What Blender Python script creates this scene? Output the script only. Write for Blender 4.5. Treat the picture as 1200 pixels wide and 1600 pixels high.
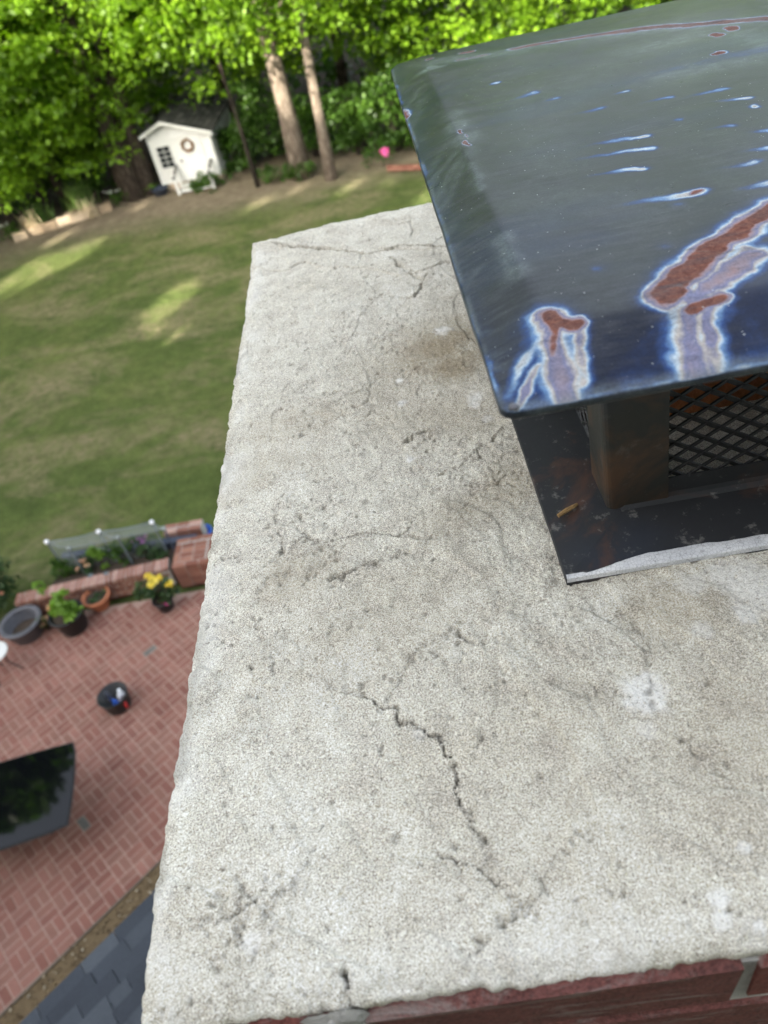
import bpy, math, random
import numpy as np
from mathutils import Vector, Matrix

for o in list(bpy.data.objects):
    bpy.data.objects.remove(o, do_unlink=True)
S = bpy.context.scene
COL = S.collection

# ------------------------------------------------------------------ camera
CAM = np.array([0.0, 0.0, 8.0])          # patio is z = 0, chimney crown z = 7.5
FPX = 1180.0                             # focal length in pixels of a 1200 x 1600 frame
YAW, PITCH, ROLL = (math.radians(a) for a in (-5.2, 41.5, -13.6))
_F = np.array([math.sin(YAW) * math.cos(PITCH), math.cos(YAW) * math.cos(PITCH), -math.sin(PITCH)])
_R0 = np.array([math.cos(YAW), -math.sin(YAW), 0.0])
_U0 = np.cross(_R0, _F)
_R = math.cos(ROLL) * _R0 + math.sin(ROLL) * _U0
_U = -math.sin(ROLL) * _R0 + math.cos(ROLL) * _U0
cam = bpy.data.cameras.new('camera')
cam.sensor_fit = 'HORIZONTAL'; cam.sensor_width = 36.0
cam.lens = FPX / 1200.0 * 36.0
cam.clip_start = 0.02; cam.clip_end = 2000.0
cam.dof.use_dof = True; cam.dof.focus_distance = 0.72; cam.dof.aperture_fstop = 8.2
cam_o = bpy.data.objects.new('camera', cam); COL.objects.link(cam_o)
cam_o.matrix_world = Matrix(((_R[0], _U[0], -_F[0], CAM[0]), (_R[1], _U[1], -_F[1], CAM[1]),
                             (_R[2], _U[2], -_F[2], CAM[2]), (0, 0, 0, 1)))
S.camera = cam_o

# ------------------------------------------------------------------ sky, sun, exposure
SUN_EL = math.radians(27.0)
SUN_H = np.array([-0.55, -0.835]); SUN_H /= np.linalg.norm(SUN_H)
world = bpy.data.worlds.new('World'); S.world = world; world.use_nodes = True
wn = world.node_tree.nodes; wn.clear()
sky = wn.new('ShaderNodeTexSky'); sky.sky_type = 'NISHITA'; sky.sun_disc = False
sky.sun_elevation = SUN_EL; sky.sun_rotation = math.atan2(SUN_H[0], SUN_H[1])
sky.air_density = 1.0; sky.dust_density = 4.0; sky.ozone_density = 0.6
bg = wn.new('ShaderNodeBackground'); bg.inputs['Strength'].default_value = 0.15
wo = wn.new('ShaderNodeOutputWorld')
hs = wn.new('ShaderNodeHueSaturation'); hs.inputs['Saturation'].default_value = 0.42      # hazy, milky sky
world.node_tree.links.new(sky.outputs[0], hs.inputs['Color']); world.node_tree.links.new(hs.outputs[0], bg.inputs[0]); world.node_tree.links.new(bg.outputs[0], wo.inputs[0])
sun = bpy.data.lights.new('sun', 'SUN'); sun.energy = 3.8; sun.angle = math.radians(0.5); sun.color = (1.0, 0.93, 0.80)
sun_o = bpy.data.objects.new('sun', sun); COL.objects.link(sun_o)
sd = Vector((SUN_H[0] * math.cos(SUN_EL), SUN_H[1] * math.cos(SUN_EL), math.sin(SUN_EL)))
sun_o.rotation_euler = (-sd).to_track_quat('-Z', 'Y').to_euler(); sun_o.location = (-20, -30, 40)
S.view_settings.view_transform = 'Standard'; S.view_settings.look = 'None'
S.view_settings.gamma = 1.0; S.view_settings.use_curve_mapping = False
S.view_settings.exposure = 2.6
S.render.engine = 'CYCLES'
S.render.resolution_x = 768; S.render.resolution_y = 1024

# ------------------------------------------------------------------ helpers
rnd = random.Random(11)
NP = np.random.RandomState(7)

def at(px, py, z):
    """point of the place at height z that lies on the sight line of photo pixel (px, py)"""
    d = (px - 600) / FPX * _R - (py - 800) / FPX * _U + _F
    return CAM + d * ((z - CAM[2]) / d[2])

def _hash(ix, iy, seed):
    n = (ix.astype(np.int64) * 374761393 + iy.astype(np.int64) * 668265263 + seed * 974634777) & 0x7fffffff
    n = ((n ^ (n >> 13)) * 1274126177) & 0x7fffffff
    n = ((n ^ (n >> 16)) * 668265263) & 0x7fffffff
    return ((n ^ (n >> 15)) & 0xffff) / 65535.0

def vnoise(x, y, seed=0):
    x = np.asarray(x, float); y = np.asarray(y, float)
    x0 = np.floor(x); y0 = np.floor(y); fx = x - x0; fy = y - y0
    fx = fx * fx * fx * (fx * (fx * 6 - 15) + 10); fy = fy * fy * fy * (fy * (fy * 6 - 15) + 10)
    a = _hash(x0, y0, seed); b = _hash(x0 + 1, y0, seed); c = _hash(x0, y0 + 1, seed); d = _hash(x0 + 1, y0 + 1, seed)
    return (a * (1 - fx) + b * fx) * (1 - fy) + (c * (1 - fx) + d * fx) * fy

def fbm(x, y, freq, octv=4, seed=0, gain=0.5):
    s = 0; a = 1; t = 0
    for k in range(octv):
        c, sn = math.cos(0.6 * k), math.sin(0.6 * k)
        s = s + a * (vnoise((x * c - y * sn) * freq + 17.3 * k, (x * sn + y * c) * freq + 9.1 * k, seed + k) * 2 - 1)
        t += a; a *= gain; freq *= 2.03
    return s / t

def seg_dist(X, Y, pts):
    """distance of points to a polyline and the parameter 0..1 along it"""
    best = np.full(X.shape, 1e9); par = np.zeros(X.shape)
    L = [math.dist(pts[i], pts[i + 1]) for i in range(len(pts) - 1)]; T = sum(L); acc = 0
    for i in range(len(pts) - 1):
        ax, ay = pts[i]; bx, by = pts[i + 1]; dx, dy = bx - ax, by - ay; q = dx * dx + dy * dy + 1e-12
        t = np.clip(((X - ax) * dx + (Y - ay) * dy) / q, 0, 1)
        d = np.hypot(X - ax - t * dx, Y - ay - t * dy)
        m = d < best; best = np.where(m, d, best); par = np.where(m, (acc + t * L[i]) / T, par); acc += L[i]
    return best, par

def smooth(a, b, x):
    t = np.clip((x - a) / (b - a), 0, 1); return t * t * (3 - 2 * t)

def mesh_np(name, V, Fc, mat=None, smooth_shade=False, attrs=None):
    """fast mesh from numpy arrays: V (n,3), Fc (m,k)"""
    V = np.asarray(V, np.float32); Fc = np.asarray(Fc, np.int32)
    me = bpy.data.meshes.new(name); k = Fc.shape[1]; m = len(Fc)
    me.vertices.add(len(V)); me.vertices.foreach_set('co', V.ravel())
    me.loops.add(m * k); me.loops.foreach_set('vertex_index', Fc.ravel())
    me.polygons.add(m); me.polygons.foreach_set('loop_start', np.arange(0, m * k, k, dtype=np.int32))
    me.polygons.foreach_set('loop_total', np.full(m, k, np.int32))
    if smooth_shade: me.polygons.foreach_set('use_smooth', np.ones(m, bool))
    me.update(calc_edges=True)
    for an, val in (attrs or {}).items():
        val = np.asarray(val, np.float32)
        if val.ndim == 1:
            a = me.attributes.new(an, 'FLOAT', 'POINT'); a.data.foreach_set('value', val)
        else:
            a = me.attributes.new(an, 'FLOAT_COLOR', 'POINT'); a.data.foreach_set('color', val.ravel())
    if mat: me.materials.append(mat)
    return me

class MB:
    """collects simple shapes into one mesh"""
    def __init__(s): s.v = []; s.f = []
    def add(s, vs, fs):
        o = len(s.v); s.v += [tuple(v) for v in vs]; s.f += [tuple(i + o for i in f) for f in fs]; return s
    def box(s, c, d, rz=0.0, taper=1.0, axes=None, jit=0.0):
        vs = []
        for z in (-.5, .5):
            k = taper if z > 0 else 1.0
            for x, y in ((-.5, -.5), (.5, -.5), (.5, .5), (-.5, .5)):
                p = [x * d[0] * k, y * d[1] * k, z * d[2]]
                if jit: p = [q + rnd.uniform(-jit, jit) for q in p]
                if axes is not None:
                    P = [c[i] + p[0] * axes[0][i] + p[1] * axes[1][i] + p[2] * axes[2][i] for i in range(3)]
                else:
                    P = [c[0] + p[0] * math.cos(rz) - p[1] * math.sin(rz), c[1] + p[0] * math.sin(rz) + p[1] * math.cos(rz), c[2] + p[2]]
                vs.append(P)
        return s.add(vs, [(0, 3, 2, 1), (4, 5, 6, 7), (0, 1, 5, 4), (1, 2, 6, 5), (2, 3, 7, 6), (3, 0, 4, 7)])
    def chbox(s, c, d, ch, axes):
        """box with chamfered top edges, axes = three unit vectors"""
        vs = []
        for z, k in ((-.5, 0), (.5 - ch / d[2], 0), (.5, 1)):
            for x, y in ((-.5, -.5), (.5, -.5), (.5, .5), (-.5, .5)):
                p = (x * (d[0] - 2 * ch * k), y * (d[1] - 2 * ch * k), z * d[2])
                vs.append([c[i] + p[0] * axes[0][i] + p[1] * axes[1][i] + p[2] * axes[2][i] for i in range(3)])
        fs = [(0, 3, 2, 1), (8, 9, 10, 11)]
        for r in (0, 4):
            for i in range(4): fs.append((r + i, r + (i + 1) % 4, r + 4 + (i + 1) % 4, r + 4 + i))
        return s.add(vs, fs)
    def tube(s, pts, rad, n=8, cap=True):
        pts = [Vector(p) for p in pts]
        rad = rad if isinstance(rad, (list, tuple)) else [rad] * len(pts)
        rings = []; up = None
        for i, p in enumerate(pts):
            d = (pts[min(i + 1, len(pts) - 1)] - pts[max(i - 1, 0)]).normalized()
            if up is None: up = d.orthogonal().normalized()
            up = (up - d * up.dot(d)).normalized(); w = d.cross(up)
            rings.append([p + (up * math.cos(2 * math.pi * k / n) + w * math.sin(2 * math.pi * k / n)) * rad[i] for k in range(n)])
        vs = [v for r in rings for v in r]; fs = []
        for i in range(len(pts) - 1):
            for k in range(n): fs.append((i * n + k, i * n + (k + 1) % n, (i + 1) * n + (k + 1) % n, (i + 1) * n + k))
        if cap: fs.append(tuple(range(n))[::-1]); fs.append(tuple((len(pts) - 1) * n + k for k in range(n)))
        return s.add(vs, fs)
    def lathe(s, prof, c=(0, 0, 0), n=28, wob=0.0):
        vs = []; fs = []
        for r, z in prof:
            for k in range(n):
                a = 2 * math.pi * k / n; rr = r * (1 + wob * math.sin(3 * a))
                vs.append((c[0] + rr * math.cos(a), c[1] + rr * math.sin(a), c[2] + z))
        for i in range(len(prof) - 1):
            for k in range(n): fs.append((i * n + k, i * n + (k + 1) % n, (i + 1) * n + (k + 1) % n, (i + 1) * n + k))
        if prof[0][0] > 1e-4: fs.append(tuple(range(n))[::-1])
        if prof[-1][0] > 1e-4: fs.append(tuple((len(prof) - 1) * n + k for k in range(n)))
        return s.add(vs, fs)
    def mesh(s, name, mat, sm=False):
        me = bpy.data.meshes.new(name); me.from_pydata(s.v, [], s.f); me.update()
        if sm: me.polygons.foreach_set('use_smooth', [True] * len(me.polygons))
        if mat: me.materials.append(mat)
        return me
    def build(s, name, mat, parent=None, sm=False):
        return link(name, s.mesh(name, mat, sm), parent)

def link(name, data, parent=None, loc=None):
    o = bpy.data.objects.new(name, data); COL.objects.link(o)
    if parent is not None: o.parent = parent
    if loc is not None: o.location = loc
    return o

def tag(o, label=None, cat=None, group=None, kind=None):
    if label: o['label'] = label
    if cat: o['category'] = cat
    if group: o['group'] = group
    if kind: o['kind'] = kind
    return o

def thing(name, label, cat, loc=(0, 0, 0), rz=0.0, group=None):
    o = bpy.data.objects.new(name, None); COL.objects.link(o); o.empty_display_size = 0.1
    o.location = loc; o.rotation_euler = (0, 0, rz)
    return tag(o, label, cat, group)

# ------------------------------------------------------------------ materials
class NT:
    def __init__(s, name):
        s.m = bpy.data.materials.new(name); s.m.use_nodes = True; s.t = s.m.node_tree; s.t.nodes.clear()
        s.out = s.t.nodes.new('ShaderNodeOutputMaterial')
        s._co = None
    def n(s, typ, **kw):
        nd = s.t.nodes.new(typ)
        for k, v in kw.items():
            if k in nd.inputs.keys() and not hasattr(nd, k): s.set(nd, k, v)
            else: setattr(nd, k, v)
        return nd
    def set(s, nd, k, v):
        i = nd.inputs[k]
        if isinstance(v, bpy.types.NodeSocket): s.t.links.new(v, i)
        elif isinstance(v, (tuple, list)) and len(v) == 3 and i.type == 'RGBA': i.default_value = (*v, 1)
        else: i.default_value = v
    def co(s, kind='Object'):
        if s._co is None: s._co = s.t.nodes.new('ShaderNodeTexCoord')
        return s._co.outputs[kind]
    def noise(s, scale, detail=3, rough=.5, vec=None, out='Fac', dist=0.0):
        nd = s.t.nodes.new('ShaderNodeTexNoise')
        nd.inputs['Scale'].default_value = scale; nd.inputs['Detail'].default_value = detail
        nd.inputs['Roughness'].default_value = rough; nd.inputs['Distortion'].default_value = dist
        s.t.links.new(vec or s.co(), nd.inputs['Vector']); return nd.outputs[out]
    def voro(s, scale, vec=None, feature='F1', out='Distance', rand=1.0):
        nd = s.t.nodes.new('ShaderNodeTexVoronoi'); nd.feature = feature
        nd.inputs['Scale'].default_value = scale; nd.inputs['Randomness'].default_value = rand
        s.t.links.new(vec or s.co(), nd.inputs['Vector']); return nd.outputs[out]
    def ramp(s, fac, stops, interp='LINEAR'):
        nd = s.t.nodes.new('ShaderNodeValToRGB'); cr = nd.color_ramp; cr.interpolation = interp
        while len(cr.elements) < len(stops): cr.elements.new(0.5)
        for e, (p, c) in zip(cr.elements, stops):
            e.position = p
            e.color = (*c, 1) if isinstance(c, (tuple, list)) else (c, c, c, 1)
        s.t.links.new(fac, nd.inputs[0]); return nd.outputs[0]
    def mix(s, fac, a, b, mode='MIX'):
        nd = s.t.nodes.new('ShaderNodeMix'); nd.data_type = 'RGBA'; nd.blend_type = mode
        for idx, v in ((0, fac), (6, a), (7, b)):
            if isinstance(v, bpy.types.NodeSocket): s.t.links.new(v, nd.inputs[idx])
            elif isinstance(v, (tuple, list)): nd.inputs[idx].default_value = (*v, 1) if len(v) == 3 else v
            else: nd.inputs[idx].default_value = v
        return nd.outputs[2]
    def math(s, op, a, b=0.0, clamp=False):
        nd = s.t.nodes.new('ShaderNodeMath'); nd.operation = op; nd.use_clamp = clamp
        for i, v in ((0, a), (1, b)):
            if isinstance(v, bpy.types.NodeSocket): s.t.links.new(v, nd.inputs[i])
            else: nd.inputs[i].default_value = v
        return nd.outputs[0]
    def attr(s, name, out='Fac'):
        nd = s.t.nodes.new('ShaderNodeAttribute'); nd.attribute_name = name; return nd.outputs[out]
    def bump(s, h, strength=.5, dist=.01, normal=None):
        nd = s.t.nodes.new('ShaderNodeBump'); nd.inputs['Strength'].default_value = strength
        nd.inputs['Distance'].default_value = dist; s.t.links.new(h, nd.inputs['Height'])
        if normal is not None: s.t.links.new(normal, nd.inputs['Normal'])
        return nd.outputs[0]
    def pbr(s, col, rough=.7, metal=0.0, spec=.5, normal=None, **kw):
        b = s.t.nodes.new('ShaderNodeBsdfPrincipled')
        s.set(b, 'Base Color', col); s.set(b, 'Roughness', rough); s.set(b, 'Metallic', metal); s.set(b, 'Specular IOR Level', spec)
        if normal is not None: s.t.links.new(normal, b.inputs['Normal'])
        for k, v in kw.items(): s.set(b, k, v)
        s.t.links.new(b.outputs[0], s.out.inputs[0]); s.b = b
        return s.m
    def sep(s, col):
        nd = s.t.nodes.new('ShaderNodeSeparateColor'); s.t.links.new(col, nd.inputs[0]); return nd.outputs
    def xyz(s, vec):
        nd = s.t.nodes.new('ShaderNodeSeparateXYZ'); s.t.links.new(vec, nd.inputs[0]); return nd.outputs
    def mapping(s, scale=(1, 1, 1), rot=(0, 0, 0), vec=None):
        nd = s.t.nodes.new('ShaderNodeMapping'); nd.inputs['Scale'].default_value = scale; nd.inputs['Rotation'].default_value = rot
        s.t.links.new(vec or s.co(), nd.inputs['Vector']); return nd.outputs[0]

def simple(name, col, rough=.7, var=.25, scale=8.0, metal=0.0, bump=.15, spec=.4):
    t = NT(name); n = t.noise(scale, 5, .6)
    a = tuple(c * (1 - var) for c in col); b = tuple(min(1, c * (1 + var)) for c in col)
    c = t.ramp(n, [(.3, a), (.7, b)])
    return t.pbr(c, rough, metal, spec, t.bump(t.noise(scale * 9, 4, .6), bump, .004))

def per_object(name, stops, rough=.85, scale=30.0, speck=.25, bump=.35, island=False):
    """base colour differs from piece to piece"""
    t = NT(name)
    inf = t.t.nodes.new('ShaderNodeNewGeometry').outputs['Random Per Island'] if island else t.t.nodes.new('ShaderNodeObjectInfo').outputs['Random']
    c = t.ramp(inf, stops)
    n = t.noise(scale, 5, .65)
    c = t.mix(speck, c, t.ramp(n, [(.25, (.35, .35, .35)), (.5, (.5, .5, .5)), (.75, (.68, .66, .64))]), 'OVERLAY')
    pos = t.t.nodes.new('ShaderNodeNewGeometry').outputs['Position']
    c = t.mix(.5, c, t.ramp(t.noise(1.7, 5, .65, vec=pos), [(.3, .34), (.5, .5), (.7, .62)]), 'OVERLAY')
    c = t.mix(t.ramp(t.noise(4.0, 6, .7, vec=pos), [(.58, 0.0), (.74, .4)]), c, tuple(.6 * x for x in stops[0][1]))
    return t.pbr(c, rough, 0, .3, t.bump(t.noise(scale * 5, 4, .65), bump, .003))

def m_concrete():
    t = NT('crown_concrete'); P = t.co()
    st = t.sep(t.attr('marks', 'Color')); stain, white, dirt = st[0], st[1], st[2]
    big = t.noise(5, 4, .6); mid = t.noise(38, 5, .62); grain = t.noise(760, 2, .7); fine = t.noise(1700, 1, .5)
    c = t.ramp(big, [(.28, (.495, .46, .375)), (.42, (.525, .495, .412)), (.55, (.555, .525, .440)), (.72, (.595, .57, .490))])
    c = t.mix(.55, c, t.ramp(mid, [(.3, .33), (.5, .5), (.7, .64)]), 'OVERLAY')
    c = t.mix(t.ramp(t.noise(13, 5, .7), [(.57, 0.0), (.75, .28)]), c, (.42, .375, .28))
    # sand grains: light quartz, dark pores
    c = t.mix(.62, c, t.ramp(grain, [(.33, .04), (.43, .40), (.53, .54), (.64, .95)]), 'OVERLAY')
    c = t.mix(.6, c, t.ramp(t.noise(420, 4, .8), [(.34, .05), (.42, .47), (.6, .53), (.74, .75)]), 'OVERLAY')
    c = t.mix(.6, c, t.ramp(fine, [(.38, .12), (.62, .88)]), 'OVERLAY')
    c = t.mix(t.math('MULTIPLY', stain, t.ramp(t.noise(260, 4, .7), [(.3, .55), (.7, 1.0)])), c, (.21, .155, .075), 'MIX')
    c = t.mix(t.math('MULTIPLY', white, t.ramp(t.noise(420, 3, .7), [(.34, .25), (.5, 1.0)])), c, (.76, .75, .70), 'MIX')
    c = t.mix(t.math('MULTIPLY', dirt, .8), c, (.07, .065, .055), 'MIX')  # crack and pit dirt, also standing in for shade in thin cracks
    h = t.math('ADD', t.math('MULTIPLY', grain, .7), t.math('MULTIPLY', t.noise(210, 4, .7), .8))
    return t.pbr(c, .92, 0, .25, t.bump(h, .95, .0020))

def m_lid():
    t = NT('weathered_enamel')
    f = t.attr('tint'); sp = t.attr('dust')
    n = t.noise(160, 4, .7); nb = t.noise(18, 4, .6)
    v = t.math('ADD', f, t.math('MULTIPLY', t.math('SUBTRACT', n, .5), .07))
    c = t.ramp(v, [(0, (.010, .011, .012)), (.10, (.008, .010, .016)), (.22, (.007, .012, .032)), (.34, (.018, .046, .14)), (.42, (.11, .20, .34)),
                   (.48, (.36, .43, .47)), (.54, (.36, .33, .29)), (.62, (.145, .15, .235)), (.74, (.21, .175, .205)), (.81, (.25, .17, .17)), (.86, (.165, .062, .042)), (1, (.10, .036, .024))])
    c = t.mix(t.math('MULTIPLY', t.ramp(v, [(.84, 0.0), (.88, 1.0)]), .55), c, t.ramp(t.noise(210, 4, .7), [(.35, (.07, .022, .016)), (.65, (.23, .10, .068))]))
    c = t.mix(t.math('MULTIPLY', sp, t.ramp(t.noise(330, 3, .7), [(.3, .45), (.65, 1.0)])), c, (.15, .18, .18))
    # pale pin-prick specks and fine scratches
    vor = t.voro(360); vs_ = t.sep(t.voro(360, out='Color')); pick = t.math('GREATER_THAN', vs_[0], .72)
    dot = t.math('MULTIPLY', t.math('LESS_THAN', vor, t.math('MULTIPLY', t.math('POWER', vs_[1], 3.0), .24)), pick)
    c = t.mix(t.math('MULTIPLY', dot, t.math('MULTIPLY', vs_[2], .75)), c, (.5, .52, .5))
    sw = t.noise(1.0, 5, .7, vec=t.mapping((26, 150, 40), (0, 0, .06)))          # wiped, chalky grime
    c = t.mix(t.math('MULTIPLY', t.ramp(sw, [(.42, 0.0), (.66, .7)]), t.ramp(nb, [(.35, .15), (.65, 1.0)])), c, (.05, .052, .058))
    c = t.mix(.5, c, t.ramp(t.noise(700, 3, .7), [(.35, .25), (.65, .75)]), 'OVERLAY')
    scr = t.voro(1.0, vec=t.mapping((9, 120, 10), (0, 0, .5)), feature='DISTANCE_TO_EDGE')
    c = t.mix(t.math('MULTIPLY', t.math('LESS_THAN', scr, .010), t.ramp(t.noise(11, 3, .6), [(.56, 0.0), (.66, .25)])), c, (.2, .21, .21))
    r = t.math('ADD', t.math('MULTIPLY', t.ramp(v, [(.2, .0), (.5, .25), (.85, .6)]), 1.0), t.math('ADD', .17, t.math('MULTIPLY', t.math('ADD', nb, sw), .15)))
    b = t.bump(t.noise(7, 2, .5), .05, .02); b = t.bump(t.noise(520, 3, .7), .10, .0006, b)
    b = t.bump(t.math('ADD', t.math('MULTIPLY', n, t.ramp(v, [(.8, .05), (.9, 1)])), t.math('MULTIPLY', dot, .5)), .5, .0012, b)
    return t.pbr(c, r, 0.0, .14, b)

def m_capmetal(name='cap_steel', a=(.012, .015, .019), rustc=(.10, .042, .022), amt=.55, rough=.38, dust=.3):
    t = NT(name)
    n = t.noise(9, 5, .65, dist=.6); n2 = t.noise(70, 5, .7)
    c = t.ramp(t.noise(4.5, 3, .5), [(.3, a), (.5, tuple(x * 1.6 for x in a)), (.7, (.02, .028, .045))])
    c = t.mix(t.ramp(n, [(amt, 0.0), (amt + .14, .9)]), c, rustc)
    c = t.mix(t.ramp(n2, [(.58, 0.0), (.75, dust)]), c, (.30, .29, .26))
    return t.pbr(c, t.math('ADD', rough, t.math('MULTIPLY', n2, .2)), 0, .5, t.bump(n2, .25, .001))

def m_leaf(name, dark, mid, light, trans=.42):
    t = NT(name); v = t.attr('var')
    c = t.ramp(v, [(0, dark), (.5, mid), (1, light)])
    d = t.t.nodes.new('ShaderNodeBsdfPrincipled'); t.set(d, 'Base Color', c); t.set(d, 'Roughness', .5); t.set(d, 'Specular IOR Level', .35)
    tr = t.t.nodes.new('ShaderNodeBsdfTranslucent'); t.set(tr, 'Color', t.mix(1.0, c, (1.25, 1.45, .45), 'MULTIPLY'))
    mx = t.t.nodes.new('ShaderNodeMixShader'); mx.inputs[0].default_value = trans
    t.t.links.new(d.outputs[0], mx.inputs[1]); t.t.links.new(tr.outputs[0], mx.inputs[2]); t.t.links.new(mx.outputs[0], t.out.inputs[0])
    return t.m

def m_bark(name, a, b, scale=3.0):
    t = NT(name); P = t.mapping((6, 6, 1.1))
    n = t.noise(scale, 6, .7, vec=P)
    return t.pbr(t.ramp(n, [(.36, tuple(.7 * q for q in a)), (.5, a), (.64, b)]), .9, 0, .2, t.bump(n, 1.0, .09))

def m_lawn():
    t = NT('lawn_ground'); P = t.co()
    x, y, z = t.xyz(P)
    wob = t.noise(.22, 5, .6); wob2 = t.noise(1.3, 5, .65)
    g = t.ramp(t.noise(.5, 6, .62), [(.25, (.048, .072, .017)), (.5, (.075, .098, .026)), (.7, (.102, .117, .036)), (.85, (.138, .136, .053))])
    g = t.mix(.55, g, t.ramp(t.noise(26, 4, .75), [(.25, .22), (.5, .5), (.75, .8)]), 'OVERLAY')
    g = t.mix(.6, g, t.ramp(t.noise(3.4, 6, .75), [(.3, .25), (.7, .75)]), 'OVERLAY')
    # thin, drought-worn streaks
    Pm = t.mapping((.40, .62, 1), (0, 0, .35))
    bare = t.ramp(t.noise(1.0, 7, .68, vec=Pm, dist=.5), [(.465, 0.0), (.62, .9)])
    bare = t.math('MULTIPLY', bare, t.ramp(t.noise(7, 6, .75), [(.36, 0.1), (.58, 1.0)]))
    dirt = t.ramp(t.noise(3.2, 6, .7), [(.3, (.14, .11, .072)), (.55, (.20, .16, .11)), (.8, (.29, .24, .17))])
    c = t.mix(bare, g, (.20, .165, .095))
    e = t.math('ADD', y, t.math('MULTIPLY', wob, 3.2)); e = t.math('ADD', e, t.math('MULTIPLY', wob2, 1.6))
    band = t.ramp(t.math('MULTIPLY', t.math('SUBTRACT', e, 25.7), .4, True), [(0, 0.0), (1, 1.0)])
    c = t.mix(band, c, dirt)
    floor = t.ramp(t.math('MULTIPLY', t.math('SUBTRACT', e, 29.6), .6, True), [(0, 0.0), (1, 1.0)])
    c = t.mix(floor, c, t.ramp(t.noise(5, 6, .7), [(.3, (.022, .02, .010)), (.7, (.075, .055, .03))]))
    h = t.math('ADD', t.noise(24, 5, .75), t.math('MULTIPLY', t.noise(4, 3, .6), 2.0))
    return t.pbr(c, .95, 0, .15, t.bump(h, .8, .06))

M = {}
M['concrete'] = m_concrete()
M['lid'] = m_lid()
M['cap'] = m_capmetal()
M['cap_dark'] = m_capmetal('cap_screen_steel', (.014, .014, .014), (.09, .04, .02), .62, .55, .25)
M['cap_post'] = m_capmetal('cap_post_steel', (.012, .0125, .010), (.072, .036, .016), .49, .5, .14)
M['flange'] = m_capmetal('flange_steel', (.011, .0115, .0125), (.080, .036, .021), .585, .48, .52)
M['mortar'] = simple('mortar', (.33, .32, .29), .95, .3, 40, bump=.6)
M['old_mortar'] = simple('dark_old_mortar', (.15, .14, .13), .95, .6, 60, bump=.8)
def m_chimney_brick():
    t = NT('chimney_brick'); inf = t.t.nodes.new('ShaderNodeObjectInfo').outputs['Random']; pos = t.t.nodes.new('ShaderNodeNewGeometry').outputs['Position']
    c = t.ramp(inf, [(0, (.13, .032, .026)), (.5, (.155, .045, .034)), (1, (.12, .045, .038))])
    c = t.mix(.6, c, t.ramp(t.noise(30, 6, .7, vec=pos), [(.3, .28), (.5, .5), (.7, .66)]), 'OVERLAY')
    c = t.mix(.7, c, t.ramp(t.noise(330, 4, .75, vec=pos), [(.34, .15), (.5, .5), (.68, .8)]), 'OVERLAY')
    n = t.noise(1.0, 6, .75, vec=t.mapping((14, 14, 60), vec=pos), dist=.8)
    c = t.mix(t.ramp(n, [(.52, 0.0), (.66, .6)]), c, (.26, .235, .21))                 # mortar scum
    c = t.mix(t.ramp(t.noise(22, 6, .75, vec=pos, dist=.4), [(.58, 0.0), (.72, .75)]), c, (.035, .022, .02))   # soot
    h = t.math('ADD', t.noise(120, 4, .7, vec=pos), t.math('MULTIPLY', n, .8))
    return t.pbr(c, .85, 0, .3, t.bump(h, 1.0, .004))
M['chimney_brick'] = m_chimney_brick()
M['patio_brick'] = per_object('patio_brick', [(0, (.175, .074, .055)), (.3, (.212, .094, .071)), (.6, (.208, .104, .078)), (.85, (.245, .117, .090)), (1, (.160, .066, .050))] , .9, 18, .35, .4)
M['patio_brick_mass'] = per_object('patio_brick_mass', [(0, (.175, .074, .055)), (.3, (.212, .094, .071)), (.6, (.208, .104, .078)), (.85, (.245, .117, .090)), (1, (.160, .066, .050))] , .9, 18, .35, .4, island=True)
M['grey_brick'] = simple('grey_paver', (.12, .115, .10), .9, .3, 20)
M['joint'] = simple('pale_joint_sand', (.32, .215, .17), .95, .2, 30)
M['wall_brick'] = per_object('wall_brick', [(0, (.14, .055, .038)), (.5, (.19, .082, .055)), (1, (.24, .115, .08))], .9, 22, .4, .5)
M['cap_brick'] = per_object('coping_brick', [(0, (.20, .09, .065)), (.5, (.29, .145, .11)), (1, (.40, .25, .20))], .9, 22, .4, .5)
M['shingle'] = per_object('slate_shingle', [(0, (.034, .039, .049)), (.5, (.048, .055, .067)), (1, (.068, .076, .088))], .92, 60, .5, .6)
M['shingle_mass'] = per_object('slate_shingle_mass', [(0, (.034, .039, .049)), (.5, (.048, .055, .067)), (1, (.068, .076, .088))], .92, 60, .5, .6, island=True)
M['gutter'] = simple('gutter_brown', (.10, .075, .05), .6, .2, 10)
M['debris'] = per_object('gutter_debris', [(0, (.055, .035, .018)), (.5, (.11, .075, .038)), (.9, (.17, .125, .07)), (1, (.42, .37, .27))], .95, 40, .4, .4, island=True)
M['house_wall'] = simple('house_siding', (.45, .43, .38), .8, .1, 6)
M['grass'] = m_lawn()
M['soil'] = simple('bed_soil', (.055, .04, .028), .95, .4, 25, bump=.8)
M['black_plastic'] = simple('black_plastic', (.014, .015, .016), .5, .3, 10, bump=.05)
M['grey_plastic'] = simple('grey_plastic', (.085, .085, .095), .55, .2, 12, bump=.1)
M['terracotta'] = simple('terracotta', (.34, .125, .06), .9, .25, 14, bump=.3)
M['clay_flue'] = simple('clay_flue', (.42, .15, .055), .9, .35, 25, bump=.4)
M['white_paint'] = simple('white_paint', (.60, .60, .565), .7, .06, 5, bump=.1)
M['white_plastic'] = simple('white_plastic', (.75, .76, .78), .4, .05, 8, bump=.05)
M['blue_plastic'] = simple('blue_plastic', (.02, .10, .48), .4, .2, 12, bump=.05)
M['red_plastic'] = simple('red_plastic', (.42, .03, .03), .45, .2, 12, bump=.05)
M['steel_grey'] = simple('tool_steel', (.20, .22, .28), .35, .3, 20, metal=.6, bump=.05)
M['blue_timber'] = simple('blue_grey_timber', (.040, .050, .075), .8, .3, 14, bump=.3)
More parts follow.
